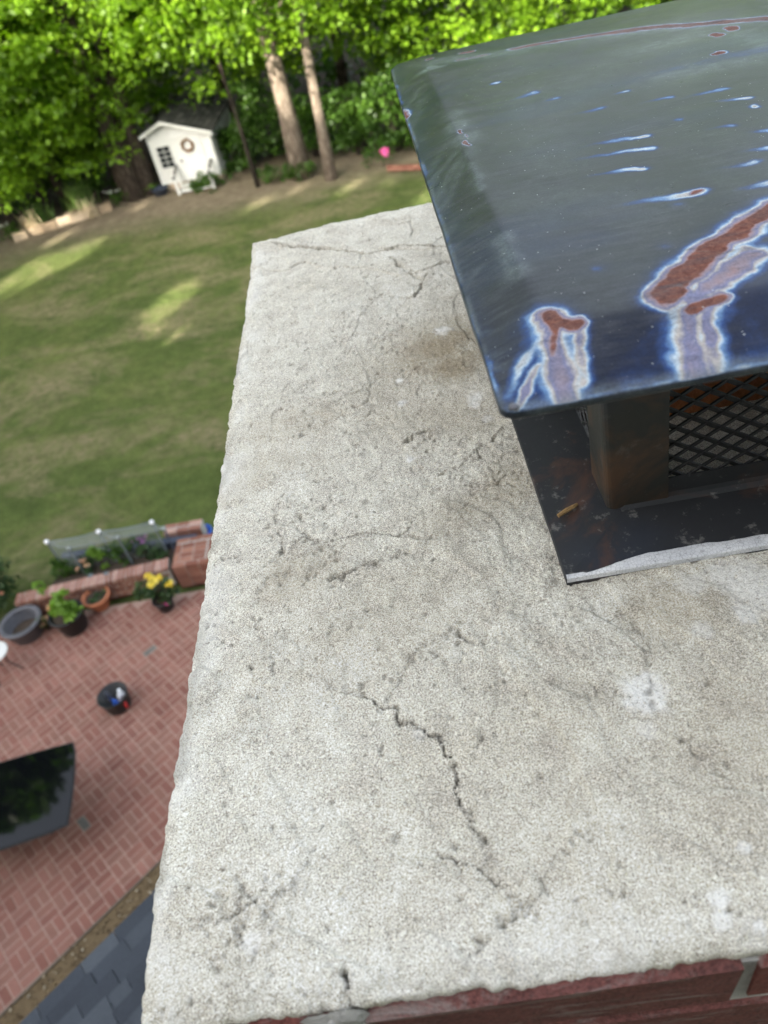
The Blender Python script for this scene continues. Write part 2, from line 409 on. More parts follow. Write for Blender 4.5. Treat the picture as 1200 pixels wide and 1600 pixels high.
M['grey_post'] = simple('weathered_grey_post', (.13, .155, .165), .6, .2, 12, bump=.15)
M['net'] = simple('net_cord', (.22, .25, .24), .8, .1, 5, bump=.0)
M['dark_metal'] = simple('dark_iron', (.02, .018, .017), .5, .3, 12, bump=.1)
M['shed_roof'] = per_object('shed_roof', [(0, (.022, .023, .022)), (.6, (.045, .043, .04)), (1, (.085, .082, .075))], .95, 6, .4, .6)
M['shed_shaded'] = simple('shed_white_shaded', (.42, .43, .40), .8, .12, 4)  # darker copy of the shed white, painting shade on its right side
M['wreath'] = simple('dry_wreath', (.19, .10, .045), .95, .5, 25, bump=.9)
M['border'] = per_object('border_timber', [(0, (.27, .20, .13)), (.5, (.36, .28, .19)), (1, (.46, .37, .27))], .95, 9, .5, .6)
M['straw'] = simple('dry_stalk', (.46, .38, .24), .95, .3, 14)
M['twig'] = simple('twig', (.26, .16, .065), .9, .4, 120, bump=.4)
M['leaf_maple'] = m_leaf('maple_leaves', (.052, .105, .007), (.122, .225, .011), (.215, .345, .018), .5)
M['leaf_dark'] = m_leaf('understory_leaves', (.020, .046, .007), (.044, .100, .012), (.085, .165, .020), .4)
M['leaf_bush'] = m_leaf('bush_leaves', (.018, .038, .012), (.032, .065, .020), (.060, .105, .032), .25)
M['leaf_lime'] = m_leaf('lime_leaves', (.09, .17, .02), (.15, .27, .03), (.22, .35, .05), .35)
M['leaf_grass'] = m_leaf('grass_blades', (.07, .14, .03), (.14, .25, .06), (.24, .34, .10), .35)
M['petal_yellow'] = m_leaf('yellow_petals', (.68, .50, .06), (.78, .62, .10), (.85, .74, .22), .3)
M['petal_pink'] = m_leaf('pink_petals', (.55, .05, .25), (.70, .08, .36), (.80, .22, .50), .3)
M['petal_peach'] = m_leaf('peach_petals', (.62, .28, .20), (.72, .42, .30), (.80, .62, .42), .3)
M['petal_lilac'] = m_leaf('lilac_petals', (.28, .10, .34), (.38, .16, .44), (.48, .26, .55), .3)
M['petal_white'] = m_leaf('white_petals', (.55, .55, .52), (.70, .70, .66), (.8, .8, .76), .3)
M['bark_light'] = m_bark('pale_bark', (.16, .125, .095), (.34, .28, .22))
M['bark'] = m_bark('brown_bark', (.055, .042, .032), (.14, .11, .085))
M['bark_dark'] = m_bark('dark_bark', (.028, .022, .017), (.075, .058, .045))
def m_glass_top():
    t = NT('black_glass'); return t.pbr((.003, .0033, .004), .035, 0, .32, t.bump(t.noise(3, 2, .5), .012, .02))
M['black_glass'] = m_glass_top()
def m_pane():
    t = NT('window_pane'); return t.pbr((.015, .018, .02), .08, 0, .5)
M['pane'] = m_pane()
def m_caulk():
    t = NT('crackled_white_sealant')
    e = t.voro(1.0, vec=t.mapping((330, 300, 300)), feature='DISTANCE_TO_EDGE'); cr = t.ramp(t.math('ADD', e, t.math('MULTIPLY', t.noise(90, 3, .6), .10)), [(.05, .35), (.11, 1.0)])
    c = t.mix(cr, (.16, .16, .16), t.ramp(t.noise(40, 4, .6), [(.3, (.48, .49, .50)), (.7, (.66, .66, .65))]))
    return t.pbr(c, .8, 0, .3, t.bump(cr, .5, .0008))
M['caulk'] = m_caulk()

# ------------------------------------------------------------------ leaf clouds
def leaf_cloud(C, Rr, n_each, size, flat=.45, up=.7, seed=1, droop=0.0, aspect=.72):
    """rhombic leaves gathered round cluster centres C with radii Rr -> verts, faces, var"""
    r = np.random.RandomState(seed); C = np.asarray(C, float); k = len(C)
    Rr = np.broadcast_to(np.asarray(Rr, float), (k,)); n = k * n_each
    d = r.normal(size=(n, 3)); d /= np.linalg.norm(d, axis=1)[:, None]
    rad = r.rand(n) ** .5
    ci = np.repeat(np.arange(k), n_each)
    off = d * rad[:, None] * Rr[ci][:, None]; off[:, 2] *= flat
    off[:, 2] -= droop * (off[:, 0] ** 2 + off[:, 1] ** 2) / np.maximum(Rr[ci], .01)
    P = C[ci] + off
    nrm = r.normal(size=(n, 3)) * (1 - up); nrm[:, 2] += up; nrm += d * .25
    nrm /= np.linalg.norm(nrm, axis=1)[:, None]
    a = np.cross(nrm, r.normal(size=(n, 3))); a /= np.linalg.norm(a, axis=1)[:, None]; b = np.cross(nrm, a)
    s = size * (.6 + .8 * r.rand(n))[:, None]
    V = np.empty((n, 4, 3))
    V[:, 0] = P - a * s * .5; V[:, 1] = P + b * s * .5 * aspect - a * s * .06 + nrm * s * .08
    V[:, 2] = P + a * s * .5 - nrm * s * .06; V[:, 3] = P - b * s * .5 * aspect - a * s * .06 + nrm * s * .08
    tone = r.rand(k)[ci] * .45 + r.rand(n) * .55
    return V.reshape(-1, 3), np.arange(n * 4).reshape(-1, 4), np.repeat(tone, 4)

def leaf_mesh(name, parts, mat):
    V = []; F_ = []; A = []; o = 0
    for v, f, a in parts:
        V.append(v); F_.append(f + o); A.append(a); o += len(v)
    return mesh_np(name, np.concatenate(V), np.concatenate(F_), mat, False, {'var': np.concatenate(A)})

def blade_mesh(name, base_pts, h, w, lean, mat, seed=1):
    r = np.random.RandomState(seed); B = np.asarray(base_pts, float); n = len(B)
    ang = r.rand(n) * 6.283; hh = h * (.55 + .7 * r.rand(n)); ln = lean * (r.rand(n) + .2) * hh
    dx, dy = np.cos(ang), np.sin(ang); px, py = -dy * w / 2, dx * w / 2
    V = np.zeros((n, 6, 3)); z0 = np.zeros(n)
    for i, (t, k) in enumerate(((0, 1), (.55, .8), (1, .12))):
        cx = B[:, 0] + dx * ln * t ** 2; cy = B[:, 1] + dy * ln * t ** 2; cz = B[:, 2] + hh * t
        V[:, 2 * i] = np.stack((cx - px * k, cy - py * k, cz), 1); V[:, 2 * i + 1] = np.stack((cx + px * k, cy + py * k, cz), 1)
    q = np.arange(n)[:, None] * 6
    F_ = np.concatenate((q + np.array([[0, 1, 3, 2]]), q + np.array([[2, 3, 5, 4]])))
    return mesh_np(name, V.reshape(-1, 3), F_, mat, False, {'var': np.repeat(r.rand(n), 6)})

# ================================================================== GROUND
def make_lawn():
    xs = np.concatenate((np.linspace(-600, -40, 10), np.linspace(-36, 30, 67), np.linspace(34, 600, 10)))
    ys = np.concatenate((np.linspace(-600, -40, 10), np.linspace(-36, 60, 97), np.linspace(64, 600, 10)))
    X, Y = np.meshgrid(xs, ys)
    Z = -0.03 + .05 * fbm(X, Y, .12, 3, 4) * smooth(9.5, 14, Y) - .02
    V = np.stack((X, Y, Z), -1).reshape(-1, 3); nx = len(xs); ny = len(ys)
    i = (np.arange(ny - 1)[:, None] * nx + np.arange(nx - 1)[None]).ravel()
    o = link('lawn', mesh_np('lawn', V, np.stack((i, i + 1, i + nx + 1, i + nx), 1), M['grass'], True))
    tag(o, kind='structure')
make_lawn()

# ---- patio of basket-weave brick
PAT_A = math.radians(41.0)
def make_patio():
    base = MB().box((-3.3, 4.2, .001), (9.6, 7.5, .058)).build('patio', M['joint'])
    tag(base, kind='structure')
    u = np.array([math.cos(PAT_A), math.sin(PAT_A)]); v = np.array([-u[1], u[0]])
    cell = .2075; bl, bw, bh = .1955, .0920, .045
    bricks = []
    for i in range(-60, 60):
        for j in range(-60, 60):
            c0 = np.array([-4.0, 4.0]) + u * (i * cell) + v * (j * cell)
            for k in (-1, 1):
                if (i + j) % 2: c = c0 + u * k * cell / 4; ang = PAT_A + math.pi / 2
                else: c = c0 + v * k * cell / 4; ang = PAT_A
                if -8.0 < c[0] < 1.4 and .55 < c[1] < 7.86: bricks.append((c[0], c[1], ang))
    greys = [at(*p, .03)[:2] for p in ((116, 1130), (131, 1283), (47, 1053), (237, 1015), (253, 1006), (5, 1066), (72, 1444))]
    def score(b):
        d = np.array([b[0], b[1], .04]) - CAM
        zc = d @ _F
        px = 600 + FPX * (d @ _R) / zc; py = 800 - FPX * (d @ _U) / zc
        edge = 395 - (py - 380) * .156
        vis = -12 < px < edge + 10 and py < 1612 and py > 800 and py < 1605 - px * .9
        if 0 < px < 108 and 1200 < py < 1300: vis = False
        return (0 if vis else 1, np.linalg.norm(d))
    bricks.sort(key=score)
    me = {}
    ax = ((1, 0, 0), (0, 1, 0), (0, 0, 1))
    me[0] = MB().chbox((0, 0, 0), (bl, bw, bh), .005, ax).mesh('brick', M['patio_brick'])
    me[1] = MB().chbox((0, 0, 0), (bl, bw, bh), .005, ax).mesh('grey_brick', M['grey_brick'])
    mass = MB()
    def isgrey(b): return min(np.hypot(b[0] - g[0], b[1] - g[1]) for g in greys) < .056
    for n, b in enumerate(bricks):
        z = .012 + rnd.uniform(-.002, .002)
        g = isgrey(b)
        if n < 300 or g:
            if g and n >= 300: pass
            o = link('brick', me[1 if g else 0], base); o.location = (b[0], b[1], z); o.rotation_euler = (rnd.gauss(0, .006), rnd.gauss(0, .006), b[2] + rnd.gauss(0, .008))
            if g: o['label'] = 'grey brick among the red ones'
        else:
            a = b[2] + rnd.gauss(0, .008)
            mass.chbox((b[0], b[1], z), (bl, bw, bh), .005, ((math.cos(a), math.sin(a), 0), (-math.sin(a), math.cos(a), 0), (0, 0, 1)))
    tag(mass.build('brick_paving', M['patio_brick_mass'], base), kind='stuff')
make_patio()

# ================================================================== HOUSE: low roof beside the chimney
def make_house():
    h = thing('house', 'low house wing with slate-blue shingle roof and debris-filled gutter below the chimney', 'house', (-1.2, .6, 0))
    def local(m): m.v = [(x + 1.2, y - .6, z) for x, y, z in m.v]; return m
    E0 = at(35, 1600, 3.22); E1 = at(233, 1405, 3.22)
    ux = E1 - E0; ux[2] = 0; ux /= np.linalg.norm(ux)
    inn = np.array([ux[1], -ux[0], 0.0])                       # towards the house
    pitch = math.radians(24); up = inn * math.cos(pitch) + np.array([0, 0, math.sin(pitch)]); nr = np.cross(ux, up)
    if nr[2] < 0: nr = -nr
    A = E0 - ux * 2.2; LEN = 5.2; RUN = 3.4
    deck = MB().box(A + ux * LEN / 2 + up * RUN / 2 - nr * .05, (LEN, RUN, .06), axes=(ux, up, nr))
    roof = local(deck).build('roof', M['shingle_mass'], h)
    ex = .145; cnt = []
    for r in range(int(RUN / ex)):
        s = -rnd.uniform(0, .2)
        while s < LEN:
            w = rnd.choice((.13, .17, .2, .24, .3)); cnt.append((r, s, w)); s += w
    def pix(p):
        d = p - CAM; z = d @ _F; return 600 + FPX * (d @ _R) / z, 800 - FPX * (d @ _U) / z
    vis = []; rest = []
    for r, s, w in cnt:
        p = A + ux * (s + w / 2) + up * (r + .5) * ex
        x, y = pix(p)
        (vis if (-80 < x < 330 and 1330 < y < 1750) else rest).append((r, s, w))
    mass = MB()
    def shingle(m, r, s, w):
        t = rnd.choice((.006, .009, .014)); L = ex * 1.45
        c = A + ux * (s + w / 2) + up * (r * ex + L / 2 - .004 - rnd.uniform(0, .010)) + nr * (-.012 + t / 2 + .013)
        upt = up * math.cos(.055) - nr * math.sin(.055); nrt = nr * math.cos(.055) + up * math.sin(.055)
        m.box(c, (w - .004, L, t), axes=(ux, upt, nrt))
    for q in vis[:300]: 
        m = MB(); shingle(m, *q); local(m).build('shingle', M['shingle'], roof)
    for q in rest + vis[300:]: shingle(mass, *q)
    tag(local(mass).build('shingles', M['shingle_mass'], roof), kind='stuff')
    # gutter with leaf litter
    gw = .17; g = MB()
    G0 = A - inn * gw - np.array([0, 0, .03])
    def slab(c, d): g.box(c, d, axes=(ux, inn, (0, 0, 1)))
    slab(G0 + ux * LEN / 2 + inn * gw / 2 + np.array([0, 0, -.075]), (LEN, gw, .006))
    slab(G0 + ux * LEN / 2 + np.array([0, 0, -.035]), (LEN, .006, .085))
    slab(G0 + ux * LEN / 2 + inn * .006 + np.array([0, 0, .010]), (LEN, .016, .008))
    slab(G0 + ux * LEN / 2 + inn * (gw + .001) + np.array([0, 0, -.05]), (LEN, .006, .06))
    gut = local(g).build('gutter', M['gutter'], h)
    d = MB(); r = random.Random(5)
    fill = MB().box(G0 + ux * LEN / 2 + inn * gw / 2 + np.array([0, 0, -.03]), (LEN, gw - .008, .07), axes=(ux, inn, (0, 0, 1)))
    d.v += fill.v; d.f += fill.f
    for k in range(2600):
        c = G0 + ux * r.uniform(0, LEN) + inn * r.uniform(.0, gw + .02) + np.array([0, 0, r.uniform(.0, .018)])
        a = r.uniform(0, 3.14); tl = r.gauss(0, .3)
        e1 = np.array([math.cos(a), math.sin(a), tl]); e1 /= np.linalg.norm(e1); e2 = np.array([-math.sin(a), math.cos(a), r.gauss(0, .3)])
        l, w = (r.uniform(.015, .035), r.uniform(.008, .02)) if k % 3 else (r.uniform(.03, .07), .003)
        d.add([c - e1 * l / 2, c + e2 * w / 2, c + e1 * l / 2, c - e2 * w / 2], [(0, 1, 2, 3)])
    tag(local(d).build('leaf_litter', M['debris'], gut), 'brown leaves and needles filling the gutter', kind='stuff')
    # walls under the eave
    B0 = A + inn * .45; w = MB()
    w.box(B0 + ux * LEN / 2 + inn * 1.3 + np.array([0, 0, 1.57 - 3.22]), (LEN - .6, 2.6, 3.1), axes=(ux, inn, (0, 0, 1)))
    local(w).build('wall', M['house_wall'], h)
make_house()

# ================================================================== CHIMNEY
CX0, CX1, CY0, CY1, CZ = -.2355, 1.09, .1435, 1.335, 7.5
def make_chimney():
    ch = thing('brick_chimney', 'red brick chimney topped by a cracked pale concrete crown', 'chimney', ((CX0 + CX1) / 2, (CY0 + CY1) / 2, 0))
    ox, oy = (CX0 + CX1) / 2, (CY0 + CY1) / 2
    # --- crown height field
    xs = np.concatenate((np.arange(CX0, .36, .00135), np.arange(.36, CX1, .008), [CX1]))
    ys = np.concatenate((np.arange(CY0, .62, .00125), np.arange(.62, CY1, .0019), [CY1]))
    X, Y = np.meshgrid(xs, ys)
    el = X - CX0; er = CX1 - X; ef = Y - CY0; eb = CY1 - Y
    e = np.minimum(np.minimum(el, er), np.minimum(ef, eb))
    rough = smooth(-.25, .5, fbm(X, Y, 5, 3, 21))
    back = smooth(.75, 1.1, Y)
    h = .0030 * fbm(X, Y, 4, 3, 1) + .0016 * fbm(X, Y, 15, 3, 2)
    h += (.0005 + .0008 * rough) * fbm(X, Y, 75, 4, 3, .65) * (1 - .35 * back)
    h += .00075 * fbm(X, Y, 260, 2, 5)
    # trowel laps: low steps that follow a contour
    for sd, fr, t0, am in ((31, 5.5, .12, .0016), (37, 8.0, .25, .0006), (43, 12, .25, .0010), (47, 7, -.2, .0011)):
        f = fbm(X, Y * .75 + X * .4, fr, 4, sd, .42)
        h += 1.4 * am * smooth(t0 - .010, t0 + .010, f)
    marks = np.zeros(X.shape + (4,)); marks[..., 3] = 1
    dirt = np.zeros(X.shape)  # dirt in cracks and pits, plus painted depth for cracks too thin to model
    def P(l): return [tuple(at(x, y, CZ)[:2]) for x, y in l]
    wx = X + .0030 * fbm(X, Y, 170, 3, 61, .7) + .0045 * fbm(X, Y, 55, 2, 71); wy = Y + .0030 * fbm(X, Y, 170, 3, 67, .7) + .0045 * fbm(X, Y, 55, 2, 73)
    PIT = []
    def crack(px, w, depth, ledge=0.0, dk=1.0, ends=.12):
        nonlocal h, dirt
        pts = P(px); a = np.array(pts); x0, y0 = a.min(0) - .03; x1, y1 = a.max(0) + .03
        j0, j1 = np.searchsorted(ys, [y0, y1]); i0, i1 = np.searchsorted(xs, [x0, x1]); sl = (slice(j0, j1), slice(i0, i1))
        d, t = seg_dist(wx[sl], wy[sl], pts)
        fade = np.minimum(smooth(0, ends, t), smooth(1, 1 - ends, t)) * .85 + .15
        ww = .36 * w * np.clip(.02 + 1.5 * vnoise(t * len(px) * 3.1, t * 0 + w * 1e4, 5), .28, 1.3) * fade
        g = np.exp(-(d / np.maximum(ww, 1e-5)) ** 2)
        h[sl] -= 1.15 * depth * g * fade
        dirt[sl] = np.maximum(dirt[sl], dk * np.exp(-(d / np.maximum(ww * .85, .0007)) ** 2) * fade)
        # crumbs broken out of the lips
        rr_ = np.random.RandomState(int(px[0][0] * 7 + px[0][1]))
        for _ in range(int(3 * len(px))):
            k_ = rr_.randint(len(pts) - 1); f_ = rr_.rand(); cx_ = pts[k_][0] * (1 - f_) + pts[k_ + 1][0] * f_ + rr_.normal() * .003; cy_ = pts[k_][1] * (1 - f_) + pts[k_ + 1][1] * f_ + rr_.normal() * .003
            PIT.append((cx_, cy_, .0008 + .0016 * rr_.rand() ** 2))
        if ledge:
            # one lip stands proud of the other
            c = np.array(pts); m0, m1 = c[0], c[-1]; n = np.array([-(m1 - m0)[1], (m1 - m0)[0]]); n /= np.linalg.norm(n)
            side = (wx[sl] - c.mean(0)[0]) * n[0] + (wy[sl] - c.mean(0)[1]) * n[1]
            h[sl] += ledge * np.where(side > 0, 1, 0) * np.exp(-(d / .012)) * fade
    crack([(400, 383), (430, 385), (470, 390), (510, 392), (545, 398), (575, 402), (600, 396), (625, 390), (660, 390), (715, 391)], .0056, .0090, .004, .95)
    crack([(605, 403), (625, 418), (640, 430), (660, 437), (675, 425)], .0042, .006, .002, .8)
    crack([(660, 440), (657, 455), (650, 464), (636, 468), (618, 462)], .0042, .006, .002, .8)
    crack([(495, 425), (510, 428), (535, 420)], .0026, .004, .0, .6)
    crack([(573, 470), (588, 468), (600, 458)], .0026, .004, 0, .6)
    crack([(640, 340), (646, 360), (642, 378)], .0022, .003, 0, .5)
    crack([(560, 1083), (580, 1095), (600, 1108), (615, 1115), (618, 1128), (630, 1137), (640, 1133), (655, 1138), (665, 1145), (685, 1152), (690, 1168), (697, 1185),
           (705, 1200), (708, 1215), (712, 1230), (715, 1245), (722, 1265), (735, 1275), (743, 1290), (748, 1305), (757, 1315)], .0013, .0060, .0006, 1.0, .05)
    crack([(752, 1306), (758, 1318)], .0035, .006, 0, .9)
    crack([(648, 1028), (637, 1045), (628, 1065), (618, 1082), (605, 1098)], .0024, .0028, .001, .35)
    crack([(705, 985), (675, 1000), (655, 1020), (646, 1034)], .0030, .0018, .001, .15)
    crack([(698, 984), (714, 994), (742, 1008)], .0022, .0034, .0012, .6)
    crack([(455, 848), (475, 840), (500, 845), (515, 848), (530, 843), (550, 838), (575, 833), (600, 832), (625, 835), (645, 825), (655, 805)], .0017, .0045, .0004, .85)
    crack([(625, 836), (660, 839), (690, 842)], .0014, .0030, 0, .6)
    crack([(510, 908), (530, 903), (550, 892), (565, 882), (585, 878), (603, 873)], .0020, .0042, .0014, .75)
    crack([(430, 798), (434, 830), (438, 858), (441, 868), (430, 890)], .0026, .0040, .0022, .7)
    crack([(458, 838), (474, 836), (486, 838)], .0022, .0030, 0, .5)
    crack([(680, 1320), (700, 1333), (720, 1345), (745, 1353), (760, 1370), (780, 1385), (790, 1400)], .0012, .0030, .0004, .65)
    crack([(712, 1512), (745, 1490), (770, 1465), (800, 1440), (830, 1410), (850, 1385), (872, 1348)], .0016, .0022, .0010, .3)
    crack([(340, 1440), (370, 1430), (395, 1420), (416, 1409)], .0019, .0038, .0010, .6)
    crack([(476, 1366), (455, 1390), (440, 1410), (425, 1430), (400, 1460)], .0016, .0020, .0008, .3)
    crack([(362, 1452), (374, 1462), (386, 1476)], .0018, .0040, 0, .7)
    crack([(352, 1476), (372, 1466)], .0016, .0030, 0, .5)
    crack([(526, 1518), (533, 1535), (537, 1550)], .0042, .0095, 0, 1.0)
    crack([(493, 1568), (497, 1582)], .0036, .0080, 0, .9)
    crack([(476, 1545), (480, 1562)], .0026, .0040, 0, .5)
    crack([(632, 694), (650, 680), (665, 672), (688, 674)], .0030, .0048, .0010, .8)
    crack([(655, 695), (668, 688), (678, 680)], .0022, .0030, 0, .5)
    crack([(505, 640), (530, 628), (560, 615), (582, 607)], .0017, .0022, 0, .45)
    crack([(715, 735), (740, 710), (765, 690), (792, 668)], .0016, .0026, .0006, .5)
    crack([(770, 765), (785, 748), (800, 735)], .0024, .0030, 0, .5)
    crack([(690, 745), (698, 735), (712, 740)], .0020, .0026, 0, .4)
    crack([(975, 950), (990, 985), (1000, 1005), (1004, 1030)], .0008, .0018, 0, .55)
    crack([(1064, 1150), (1075, 1172), (1084, 1192), (1098, 1198)], .0009, .0022, 0, .6)
    crack([(1015, 1072), (1020, 1092), (1028, 1100)], .0009, .0018, 0, .5)
    crack([(895, 985), (915, 965), (925, 948)], .0010, .0018, 0, .4)
    crack([(395, 965), (402, 975), (400, 988)], .0026, .0026, .0012, .35)
    crack([(425, 1055), (432, 1035)], .0020, .0026, 0, .4)
    # hairlines that carry the main cracks on
    for hl in ([(757, 1318), (768, 1345), (762, 1368), (775, 1400)], [(560, 1083), (540, 1070), (515, 1066), (498, 1050)], [(690, 842), (715, 836), (745, 850), (770, 842)], [(430, 888), (418, 905), (402, 918), (395, 960)], [(603, 873), (640, 862), (668, 866)],
               [(588, 468), (560, 500), (540, 512)], [(415, 1410), (445, 1395), (476, 1366), (490, 1340)], [(790, 1400), (805, 1425), (800, 1440)], [(712, 740), (740, 760), (770, 765)], [(872, 1348), (905, 1310), (935, 1295)], [(400, 988), (420, 1010), (432, 1035)],
               [(1004, 1030), (1010, 1060), (1018, 1080)], [(1098, 1198), (1130, 1210), (1150, 1240)], [(537, 1550), (545, 1568), (540, 1585)], [(340, 1440), (318, 1452), (300, 1448)], [(670, 570), (655, 610), (660, 640), (650, 675)]):
        crack(hl, .0010, .0015, 0, .28)
    # honeycombed pores
    r = np.random.RandomState(3)
    def pits(n, area, rmin, rmax, deep, dk):
        nonlocal h
        poly = [at(*q, CZ)[:2] for q in area]; lo = np.min(poly, 0); hi = np.max(poly, 0)
        for k in range(n):
            cx, cy = lo + (hi - lo) * r.rand(2); rr = rmin + (rmax - rmin) * r.rand() ** 2.5
            i0, i1 = np.searchsorted(xs, [cx - 3 * rr, cx + 3 * rr]); j0, j1 = np.searchsorted(ys, [cy - 3 * rr, cy + 3 * rr])
            if i1 <= i0 or j1 <= j0: continue
            s = (slice(j0, j1), slice(i0, i1)); a = r.rand() * 3.14; c, sn = math.cos(a), math.sin(a)
            dx = (wx[s] - cx); dy = (wy[s] - cy); q = ((dx * c + dy * sn) / rr) ** 2 + ((dy * c - dx * sn) / (rr * (.45 + .5 * r.rand()))) ** 2
            g = np.exp(-q * 1.3); h[s] -= deep * rr * 1.0 * g; dirt[s] = np.maximum(dirt[s], dk * r.rand() * np.exp(-q * 1.6))
    for cx, cy, rr in PIT:
        i0, i1 = np.searchsorted(xs, [cx - 3 * rr, cx + 3 * rr]); j0, j1 = np.searchsorted(ys, [cy - 3 * rr, cy + 3 * rr])
        if i1 > i0 and j1 > j0:
            s = (slice(j0, j1), slice(i0, i1)); q = ((wx[s] - cx) ** 2 + (wy[s] - cy) ** 2) / rr ** 2; h[s] -= 1.2 * rr * np.exp(-q); dirt[s] = np.maximum(dirt[s], .5 * np.exp(-q * 1.5))
    pits(4200, ((-20 + 230, 1590), (1200, 900), (395, 380), (900, 1500)), .0008, .0024, 1.4, .95)
    pits(420, ((430, 430), (640, 430), (400, 620), (650, 620)), .0012, .0034, .9, .6)
    pits(160, ((420, 790), (540, 900), (430, 900), (540, 800)), .0014, .0040, .9, .6)
    pits(150, ((650, 960), (900, 960), (700, 1100), (900, 1100)), .0010, .0030, 1.0, .7)
    pits(120, ((640, 700), (840, 700), (690, 800), (840, 800)), .0014, .0040, .8, .5)
    pits(90, ((330, 1380), (440, 1380), (330, 1500), (440, 1500)), .0010, .0032, 1.0, .6)
    # far lip of the crown, a later patch that stands a little higher
    h += .004 * smooth(1.27, 1.30, Y + .012 * fbm(X, Y, 6, 3, 81))
    # worn edges
    en = e + .004 * fbm(X, Y, 60, 4, 91, .65) * smooth(.05, .0, e)
    h -= .0075 * np.clip(1 - en / .014, 0, 1) ** 2
    h -= .006 * smooth(.10, .0, el) + .004 * smooth(.08, 0, ef)
    # stains, lime blooms, grime
    def blob(px, rpx_m, k=1.0, st=1.0, ang=0.0, asp=1.0, ch=0, fr=60, sharp=.35):
        c = at(*px, CZ)[:2]; dx = X - c[0]; dy = Y - c[1]; ca, sa = math.cos(ang), math.sin(ang)
        d = np.hypot(dx * ca + dy * sa, (dy * ca - dx * sa) * asp) / rpx_m
        v = smooth(1 + sharp, 1 - sharp, d + .5 * fbm(X, Y, fr, 4, int(px[0]) % 97)) * (k if ch else min(.85, k * 1.9))
        marks[..., ch] = np.maximum(marks[..., ch], v)
    for px, rr, k, asp, ang in (((692, 545), .055, .45, 1.0, 0), ((706, 572), .030, .55, .9, 0), ((640, 575), .09, .16, 1.6, .5), ((690, 640), .11, .14, 2.2, .1), ((480, 655), .08, .15, 2.2, .1), ((745, 790), .050, .20, 2.0, .6), ((790, 760), .040, .20, 1.5, .5),
                                ((1045, 955), .040, .20, 1.2, .3), ((1080, 985), .04, .10, 1.0, 0), ((560, 990), .09, .13, 1.5, .3), ((370, 740), .09, .14, 2.5, .0), ((460, 900), .05, .2, 1.5, .4),
                                ((300, 1480), .05, .10, 1, 0), ((900, 1250), .12, .10, 1, 0), ((1150, 1180), .08, .16, 1, 0)):
        blob(px, rr, k, 1, ang, asp, 0, 26, .8)
    for px, rr, k in (((1008, 1090), .0150, .8), ((1015, 1066), .008, .7), ((1165, 915), .022, .6), ((1130, 905), .014, .6), ((1185, 940), .014, .5), ((1080, 918), .012, .45), ((1165, 965), .010, .6), ((1095, 990), .008, .4),
                      ((692, 517), .011, .8), ((627, 630), .006, .8), ((624, 595), .0045, .8), ((743, 622), .010, .7), ((742, 634), .006, .7), ((640, 718), .005, .8), ((762, 655), .006, .5), ((1125, 1408), .006, .7), ((1128, 1440), .006, .6), ((1186, 1450), .004, .8),
                      ((1160, 1330), .004, .6), ((395, 1473), .006, .6), ((655, 1150), .005, .3), ((1010, 1145), .006, .35)):
        blob(px, rr, k, 1, 0, 1, 1, 170, .45)
    marks[..., 1] = np.maximum(marks[..., 1], .42 * smooth(.05, .0, el) * smooth(-.1, .35, fbm(X, Y, 16, 4, 5)))
    marks[..., 1] = np.maximum(marks[..., 1], .30 * smooth(.05, .0, ef) * smooth(-.05, .3, fbm(X, Y, 20, 4, 9)))
    grime = smooth(.25, .6, fbm(X, Y, 24, 4, 15)) * .12 + smooth(.2, .5, fbm(X, Y, 60, 3, 19)) * .24 * rough
    grime = np.maximum(grime, .5 * smooth(.016, .004, el + .008 * fbm(X, Y, 40, 3, 23)) * smooth(.0, .3, fbm(X, Y, 14, 3, 25)))
    marks[..., 2] = np.clip(np.maximum(dirt, grime * .8), 0, 1)
    # ragged outline
    nx, ny = len(xs), len(ys)
    wob = .0016 * fbm(X, Y, 24, 3, 101) + .0016 * fbm(X, Y, 130, 3, 103)
    XX = X + wob * smooth(.03, 0, el) * 1.2 - wob * smooth(.03, 0, er); YY = Y + wob * smooth(.03, 0, ef) * 1.3 + .008 * fbm(X, Y, 7, 3, 105) * smooth(.04, 0, eb)
    V = np.stack((XX - ox, YY - oy, CZ + h), -1).reshape(-1, 3)
    i = (np.arange(ny - 1)[:, None] * nx + np.arange(nx - 1)[None]).ravel()
    Fc = np.stack((i, i + 1, i + nx + 1, i + nx), 1)
    ring = np.concatenate((np.arange(nx), np.arange(1, ny) * nx + nx - 1, (ny - 1) * nx + np.arange(nx - 2, -1, -1), np.arange(ny - 2, 0, -1) * nx))
    mk = marks.reshape(-1, 4); Vs = [V]; As = [mk]; Fs = [Fc]; prev = ring; n0 = len(V)
    rv = V[ring]; out = np.zeros((len(ring), 2)); out[:, 0] = np.where(np.abs(rv[:, 0] - (CX0 - ox)) < .012, -1, np.where(np.abs(rv[:, 0] - (CX1 - ox)) < .012, 1, 0))
    out[:, 1] = np.where(np.abs(rv[:, 1] - (CY0 - oy)) < .012, -1, np.where(np.abs(rv[:, 1] - (CY1 - oy)) < .02, 1, 0))
    for k, dz in enumerate((.003, .007, .012, .018, .030)):
        b = (.0008 + .0018 * vnoise(rv[:, 0] * 120 + 50 + k * .7, rv[:, 1] * 120 + 50, 7)) * (1.0 if k < 3 else -1.5)
        nv = rv.copy(); nv[:, :2] += out * b[:, None]; nv[:, 2] -= dz
        idx = np.arange(n0, n0 + len(ring)); n0 += len(ring)
        Vs.append(nv); a = mk[ring].copy(); a[:, 2] = np.maximum(a[:, 2], .15 * k / 4); As.append(a)
        Fs.append(np.stack((prev, idx, np.roll(idx, -1), np.roll(prev, -1)), 1)); prev = idx
    cr = link('crown', mesh_np('crown', np.concatenate(Vs), np.concatenate(Fs), M['concrete'], True, {'marks': np.concatenate(As)}), ch)
